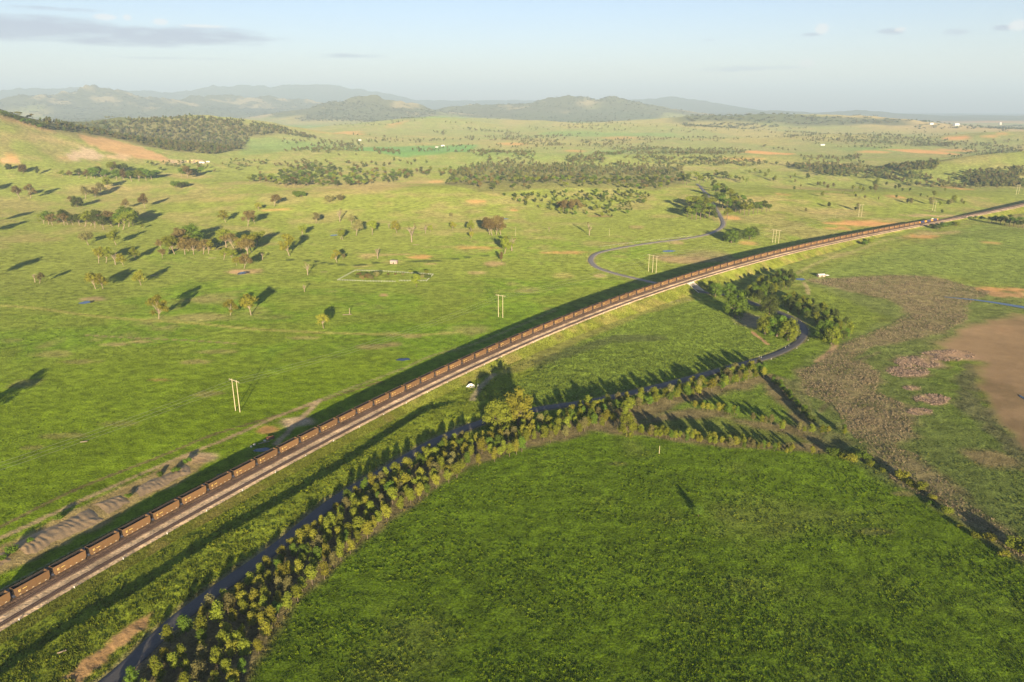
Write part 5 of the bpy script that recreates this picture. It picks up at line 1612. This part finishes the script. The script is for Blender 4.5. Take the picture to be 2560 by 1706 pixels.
# ------------------------------------------------------------------ water
def pool(px, py, rx, ry, label, seed=0, lift=.1):
    c = at(px, py); e = at(px + rx, py); f0 = at(px, py - ry); f1 = at(px, py + ry)
    ax = abs(e[0] - c[0]); ay = max(abs(f0[1] - f1[1]) / 2, .6); rng = np.random.default_rng(seed + int(px))
    n = 28; V = [(0, 0, 0)]
    for k in range(n):
        a = 2 * math.pi * k / n; r_ = 1 + .13 * math.sin(2 * a + seed) + .09 * math.sin(5 * a + px)
        V.append((math.cos(a) * ax * r_, math.sin(a) * ay * r_, 0))
    zz = max(float(ground_z(c[0] + v[0], (f0[1] + f1[1]) / 2 + v[1])) for v in V)
    m = MB(); m.v = V; m.f = [(0, 1 + k, 1 + (k + 1) % n) for k in range(n)]
    o = m.obj('pond', M['water'], label=label, category='pond')
    o.location = (c[0], (f0[1] + f1[1]) / 2, zz + lift)


pool(216, 757, 15, 4, 'small round blue farm dam in the left paddock', lift=.25)
pool(609, 683, 13, 4, 'small blue farm dam under the sunlit gum group', lift=.25)
pool(2001, 699, 12, 2.6, 'little blue pool beside the farmhouse grove', lift=.25)
pool(1008, 900, 17, 3.2, 'thin blue puddle beside the railway access track', lift=.3)
pool(1672, 629, 16, 2.6, 'grey pond inside the far road bend', lift=.25)
pool(655, 1126, 20, 5, 'long shaded puddle beside the train', lift=.3)
pool(556, 1188, 12, 3.5, 'smaller shaded puddle beside the train', lift=.3)
pool(835, 589, 9, 1.5, 'tiny pale dam on the mid slope', lift=.3)
pool(1262, 548, 9, 1.2, 'tiny pale dam right of the red-leaved group', lift=.3)
pool(2566, 1000, 5, 11, 'blue water showing at the lake bed edge', lift=.2)
cp = path([(2360, 744), (2400, 748), (2440, 752), (2490, 759), (2540, 767), (2600, 777), (2680, 792)], 3.0)
wid = np.interp(np.arange(len(cp)), [0, len(cp) * .4, len(cp)], [1.2, 4.0, 8.5])
Tn = np.gradient(cp, axis=0); Tn /= np.linalg.norm(Tn, axis=1)[:, None]
zc = ground_z(cp[:, 0], cp[:, 1]) + .7
Vw = np.stack([np.column_stack([cp + np.column_stack([Tn[:, 1], -Tn[:, 0]]) * (s_ * wid)[:, None], zc]) for s_ in (-1, 1)], 1).reshape(-1, 3)
kk = np.arange(len(cp) - 1) * 2
link('creek', np_mesh('creek', Vw, np.stack([kk, kk + 1, kk + 3, kk + 2], 1), M['water']), kind='structure')


# ------------------------------------------------------------------ earth stockpiles beside the line
def mound(corners_px, h, label, furrow):
    P = ats([a[0] for a in corners_px], [a[1] for a in corners_px])
    a, b, c_, d = P[:, :2]            # near-left, near-right, far-right, far-left
    nu, nvv = 60, 22
    u, v = np.meshgrid(np.linspace(0, 1, nu), np.linspace(0, 1, nvv))
    XY = (a[None, None] * ((1 - u) * (1 - v))[..., None] + b[None, None] * (u * (1 - v))[..., None] + c_[None, None] * (u * v)[..., None] + d[None, None] * ((1 - u) * v)[..., None])
    x, y = XY[..., 0], XY[..., 1]
    x = x + 2.2 * fbm(x, y, 9, 700, 3); y = y + 2.2 * fbm(x, y, 9, 702, 3)
    L = np.linalg.norm(b - a)
    edge = np.minimum(np.minimum(u, 1 - u) * L / 5.0, np.minimum(v, 1 - v) * 3.0) * (1 + .35 * fbm(x, y, 12, 710, 2))
    z = ground_z(x.ravel(), y.ravel()).reshape(x.shape) - .3 + (h + .3) * np.clip(edge, 0, 1) ** .85
    z = z - furrow * np.clip(edge, 0, 1) * (.5 + .5 * fbm(x, y, 12, 708, 2)) * np.abs(np.sin(u * L / 3.4 * math.pi + 1.2 * v + 4.0 * fbm(x, y, 14, 704, 2))) ** 2 + .22 * fbm(x, y, 2.2, 706, 2) * np.clip(edge, 0, 1)
    ii = np.arange(nu * nvv).reshape(nvv, nu)
    Q = np.stack([ii[:-1, :-1], ii[:-1, 1:], ii[1:, 1:], ii[1:, :-1]], -1).reshape(-1, 4)
    link('earth_mound', np_mesh('earth_mound', np.column_stack([x.ravel(), y.ravel(), z.ravel()]), Q, M['mound']), label=label, category='earth mound', group='earth stockpiles beside the line')


mound([(-40, 1440), (52, 1402), (25, 1372), (-50, 1400)], .6, 'small furrowed earth mound at the left picture edge', .4)
mound([(58, 1396), (274, 1300), (222, 1268), (20, 1362)], .8, 'long furrowed brown earth mound left of the train', .55)
mound([(262, 1290), (345, 1252), (300, 1234), (228, 1262)], .5, 'smooth brown earth mound beyond the furrowed one', .15)
mound([(345, 1250), (492, 1180), (470, 1156), (330, 1218)], .6, 'bumpy brown earth mound furthest along the line', .3)
cluster('growing over the earth mounds', 0, 'B', [(30, 1385, 22), (75, 1356, 12), (148, 1300, 16), (160, 1292, 12), (322, 1245, 12), (440, 1180, 14), (468, 1158, 14), (400, 1190, 12), (8, 1400, 14)], ('green',))


# ------------------------------------------------------------------ buildings, yard, small things
def gable(name, px, py, L, W, hw, hr, rz, label, wall=None, roof=None, door=True, cat='shed'):
    p = at(px, py)
    t = empty(name, tuple(p), rz, label=label, category=cat)
    MB().box(-L / 2, L / 2, -W / 2, W / 2, -.5, hw).obj('wall', wall or M['wall'], t)
    r = MB(); o = .35
    for s in (-1, 1):
        r.hexa([(-L / 2 - o, s * (W / 2 + o), hw - .12), (L / 2 + o, s * (W / 2 + o), hw - .12), (L / 2 + o, 0, hw + hr), (-L / 2 - o, 0, hw + hr),
                (-L / 2 - o, s * (W / 2 + o), hw + .02), (L / 2 + o, s * (W / 2 + o), hw + .02), (L / 2 + o, 0, hw + hr + .14), (-L / 2 - o, 0, hw + hr + .14)])
    r.obj('roof', roof or M['roof'], t)
    for s in (-1, 1):
        MB().face([(s * L / 2, -W / 2, hw), (s * L / 2, W / 2, hw), (s * L / 2, 0, hw + hr)]).obj('gable_end', wall or M['wall'], t)
    if door:
        MB().box(-.9, .9, -W / 2 - .06, -W / 2 - .01, 0, min(2.2, hw - .2)).obj('door', M['frame'], t)
        for x in (-L / 4 - .6, L / 4 + .6):
            MB().box(x - .5, x + .5, -W / 2 - .06, -W / 2 - .01, 1.0, min(1.9, hw - .3)).obj('window', M['glass'], t)
    return t


gable('old_shed', 985, 659, 9.0, 6.0, 3.4, 1.2, -.15, 'weathered iron shed standing alone in the left paddock')
gable('farmhouse', 1950, 704, 11, 7, 3.2, 1.8, .3, 'pale roofed farmhouse behind the grove by the railway', M['white'], M['white'], cat='house')
gable('farm_shed', 2052, 692, 9, 5, 2.6, 1.0, .2, 'pale shed on the edge of the reed beds', M['wall'], M['white'])
gable('valley_house', 1107, 366, 18, 9, 4, 2.5, .2, 'white farm building in the green valley meadow', M['white'], M['white'], cat='house')
gable('valley_house', 1092, 369, 14, 8, 3.5, 2.2, -.3, 'smaller pale farm building left of the white valley one', M['white'], M['roof'], cat='house')
gable('valley_house', 900, 352, 14, 9, 4, 2.2, .1, 'white house by the distant orange bank', M['white'], M['white'], cat='house')
gable('valley_house', 2056, 364, 22, 10, 4, 2.5, .1, 'long white farm building far out on the right', M['white'], M['white'], cat='house')
gable('mine_building', 2390, 316, 45, 26, 22, 5, .2, 'blocky pale mine building on the hazy right horizon', M['white'], M['white'], cat='building')
gable('mine_building', 2500, 312, 30, 22, 26, 5, .1, 'taller pale mine building furthest right on the horizon', M['concrete'], M['white'], cat='building')
gable('mine_building', 2328, 312, 30, 20, 12, 4, .0, 'low pale mine building left of the blocky one', M['white'], M['white'], cat='building')
gable('site_hut', 505, 408, 16, 5, 3.2, .8, 0, 'white site hut beside the earthworks', M['white'], M['white'], cat='hut')
gable('site_hut', 520, 406, 10, 4, 3.0, .8, .2, 'smaller white site hut beside the earthworks', M['white'], M['white'], cat='hut')
for k, (px, py) in enumerate([(470, 405), (480, 404), (491, 405)]):
    p = at(px, py)
    t = empty('digger', tuple(p), .4 * k, label='yellow digger, %s from the left below the earthworks' % ordinal(k + 1), category='digger', group='yellow machines at the earthworks')
    MB().box(-2.4, 2.4, -1.6, 1.6, .9, 2.4).box(-1.8, .2, -1.3, .3, 2.4, 4.0).obj('cab', M['yellow'], t)
    for y in (-1.5, 1.5): MB().box(-2.3, 2.3, y - .4, y + .4, 0, .95).obj('crawler', M['frame'], t)
    MB().tube((1.5, .6, 2.2), (4.2, .6, 5.0), .3, .25, 6).tube((4.2, .6, 5.0), (6.0, .6, 1.5), .25, .2, 6).obj('arm', M['yellow'], t)


def wagon_truck(px, py, rz, label, name='parked_car', big=False):
    p = at(px, py); t = empty(name, tuple(p), rz, label=label, category='truck' if big else 'car')
    k = 1.7 if big else 1.0
    b = MB(); b.hexa([(-2.2 * k, -.88, .4), (2.2 * k, -.88, .4), (2.2 * k, .88, .4), (-2.2 * k, .88, .4), (-2.15 * k, -.84, 1.0), (2.1 * k, -.84, .92), (2.1 * k, .84, .92), (-2.15 * k, .84, 1.0)])
    b.obj('body', M['white'], t)
    c = MB(); c.hexa([(-1.9 * k, -.8, 1.0), (1.0 * k, -.8, .97), (1.0 * k, .8, .97), (-1.9 * k, .8, 1.0), (-1.6 * k, -.68, 1.55 * (1.5 if big else 1)), (.4 * k, -.68, 1.55 * (1.5 if big else 1)), (.4 * k, .68, 1.55 * (1.5 if big else 1)), (-1.6 * k, .68, 1.55 * (1.5 if big else 1))])
    c.obj('cabin', M['white'], t)
    MB().hexa([(.95 * k, -.7, 1.02), (1.06 * k, -.7, 1.02), (1.06 * k, .7, 1.02), (.95 * k, .7, 1.02), (.42 * k, -.62, 1.5), (.5 * k, -.62, 1.5), (.5 * k, .62, 1.5), (.42 * k, .62, 1.5)]).obj('windscreen', M['glass'], t)
    for s in (-1, 1): MB().box(-1.5 * k, .5 * k, s * .79 - .03, s * .79 + .03, 1.06, 1.42).obj('window', M['glass'], t)
    for x in (-1.35 * k, 1.35 * k):
        for y in (-.8, .8): MB().tube((x, y - .1, .34), (x, y + .1, .34), .34, .34, 10).obj('wheel', M['frame'], t)


wagon_truck(1901, 797, .5, 'white car parked in tree shade inside the road bend')
wagon_truck(2068, 690, .2, 'white vehicle beside the pale shed at the reeds')
wagon_truck(2332, 549, .5, 'white truck standing behind the locomotives', 'parked_truck', True)


# fenced yard: posts and rails, each its own part
def fence(name, pxs, label, spacing, hgt, rails=2, gaps=()):
    P = ats([a[0] for a in pxs], [a[1] for a in pxs])
    base = P[0]; t = empty(name, tuple(base), 0, label=label, category='fence')
    pm = MB().box(-.09, .09, -.09, .09, -.2, hgt).mesh('post', M['grey_timber'])
    for (p, q) in zip(P[:-1], P[1:]):
        L = np.linalg.norm(q - p); n = max(1, int(L / spacing))
        for k in range(n + 1):
            c = p + (q - p) * k / n
            o = link('post', pm, t); o.location = (c[0] - base[0], c[1] - base[1], float(ground_z(c[0], c[1])) - base[2])
        for k in range(n):
            a = p + (q - p) * k / n - base; b = p + (q - p) * (k + 1) / n - base
            a[2] = float(ground_z(*(a + base)[:2])) - base[2]; b[2] = float(ground_z(*(b + base)[:2])) - base[2]
            for j in range(rails):
                z = hgt * (.9 - .42 * j)
                MB().tube((a[0], a[1], a[2] + z), (b[0], b[1], b[2] + z), .08, .08, 4).obj('rail', M['grey_timber'], t)


fence('yard_fence', [(988, 706), (920, 705), (844, 702), (888, 678), (960, 680), (1083, 688), (1066, 704), (998, 704)], 'pale post and rail fence round the old yard', 3.2, 1.9, 2)
fence('roadside_fence', [(1500, 618), (1580, 608), (1660, 599), (1730, 591)], 'low pale rail fence along the far road curve', 8.0, 1.1, 1)


# guide posts along road and line, marker stones
def guide_posts(pts, h, label, group):
    m = MB().box(-.09, .09, -.09, .09, -.2, h).mesh('guide_post', M['white'])
    for k, (px, py) in enumerate(sorted(pts)):
        p = at(px, py)
        o = link('guide_post', m, label='%s, %s from the left' % (label, ordinal(k + 1)), category='post', group=group); o.location = tuple(p)


guide_posts([(1868, 745), (1906, 762), (1945, 790), (1970, 782), (2003, 806), (2022, 825), (2020, 852), (1990, 850), (1993, 828), (1972, 865), (1964, 870), (1992, 872), (1903, 895), (1898, 893), (1928, 899), (1837, 812), (940, 1208), (1470, 1000)], 1.1,
            'small white guide post beside the country road', 'white guide posts along the road')
m_post = MB().box(-.12, .12, -.12, .12, -.3, 1.0).mesh('line_marker', M['white'])
for k in range(34):
    x, y, hx, hy = (float(v) for v in rail_at(-20 + k * 24.0))
    o = link('line_marker', m_post, label='small white marker post beside the near track, %s from the left' % ordinal(k + 1), category='post', group='white marker posts along the track')
    o.location = (x + hy * 4.7, y - hx * 4.7, TOPZ - .05)


def culvert():
    p = at(1176, 966); t = empty('culvert_headwall', tuple(p), .5, label='white concrete culvert headwall at the foot of the bank', category='culvert')
    m = MB(); pr = [(-4.2, 0), (4.2, 0), (1.0, 2.4), (-1.0, 2.4)]
    m.v = [(a, -.3, b - .3) for a, b in pr] + [(a, .3, b - .3) for a, b in pr]
    m.f = [(0, 1, 2, 3), (7, 6, 5, 4)] + [((i + 1) % 4, i, 4 + i, 4 + (i + 1) % 4) for i in range(4)]
    m.obj('wall', M['white'], t)
    MB().tube((0, -.5, .5), (0, .6, .5), .5, .5, 12).obj('pipe', M['concrete'], t)
    MB().box(-2.6, 2.6, -3.0, -.3, -.25, .12).obj('apron', M['concrete'], t)
    q = at(1195, 968)
    o = MB().box(-.15, .15, -.15, .15, -.2, 2.6).obj('marker_post', M['white'], label='tall white post beside the culvert', category='post'); o.location = tuple(q)


culvert()


def log_pile(px, py, rz, L, label, mat='pale_bark', n=1):
    p = at(px, py); t = empty('fallen_log', tuple(p), rz, label=label, category='log')
    MB().tube((-L / 2, 0, .3), (L / 2, 0, .4), .35, .2, 7).obj('stem', M[mat], t)
    for k in range(3): MB().tube((L * (.05 + .12 * k), 0, .35), (L * (.2 + .13 * k), (-1) ** k * L * .16, .7), .12, .05, 5).obj('branch', M[mat], t)


log_pile(868, 788, .1, 9, 'pale fallen trunk with a broken stump in mid paddock')
p = at(874, 786); o = MB().tube((0, 0, -.2), (.2, 0, 6.5), .5, .25, 7).obj('tree_stump', M['pale_bark'], label='tall broken stump beside the pale fallen trunk', category='stump'); o.location = tuple(p)
log_pile(385, 690, .2, 8, 'pale fallen log beneath the leaning gum')
log_pile(530, 646, 0, 10, 'pale fallen log left of the round dam')
log_pile(210, 1106, .2, 4, 'short pale log on the near left paddock')
log_pile(155, 1632, .5, 3, 'short bleached stick on the verge by the road')
log_pile(810, 681, 0, 9, 'brown fallen log left of the fenced yard', 'bark')
log_pile(660, 1108, .5, 7, 'pale sawn log dumped beside the access track')
log_pile(1040, 613, .1, 9, 'pale fallen log below the thin bare tree')


def scrap():
    p = at(676, 1098); t = empty('scrap_bin', tuple(p), .55, label='rusty open scrap bin dumped beside the train', category='bin')
    for a in ((-2.4, 2.4, -1.1, -1.0), (-2.4, 2.4, 1.0, 1.1), (-2.4, -2.3, -1.0, 1.0), (2.3, 2.4, -1.0, 1.0)):
        MB().box(*a, 0, 1.5).obj('side', M['iron'], t)
    MB().box(-2.3, 2.3, -1.0, 1.0, .05, .2).obj('floor', M['iron'], t)
    for k, (px, py, L) in enumerate([(662, 1103, .9), (636, 1113, .8), (628, 1118, .6)]):
        q = at(px, py)
        o = MB().hexa([(-L, -.5, 0), (L, -.6, 0), (L * .9, .6, 0), (-L, .5, 0), (-L * .7, -.3, .8), (L * .6, -.4, .7), (L * .6, .4, .8), (-L * .7, .3, .7)]).obj('rubble_block', M['concrete'], label='white rubble block beside the rusty bin, %s nearest it' % ordinal(k + 1), category='rubble', group='rubble beside the bin')
        o.location = tuple(q)


scrap()


# ------------------------------------------------------------------ haze in the valley air
def haze():
    m, nt = new_mat('haze')
    v = N(nt, 'ShaderNodeVolumePrincipled')
    v.inputs['Color'].default_value = (.60, .79, 1.0, 1)
    v.inputs['Density'].default_value = 6.5e-5
    v.inputs['Anisotropy'].default_value = 0.0
    o = N(nt, 'ShaderNodeOutputMaterial'); nt.links.new(v.outputs[0], o.inputs['Volume'])
    b = MB().box(-47000, 47000, -47000, 47000, -400, 1300)
    ob = b.obj('haze', m, kind='stuff', label='pale morning haze filling the valley air', category='haze')
    return ob


haze()
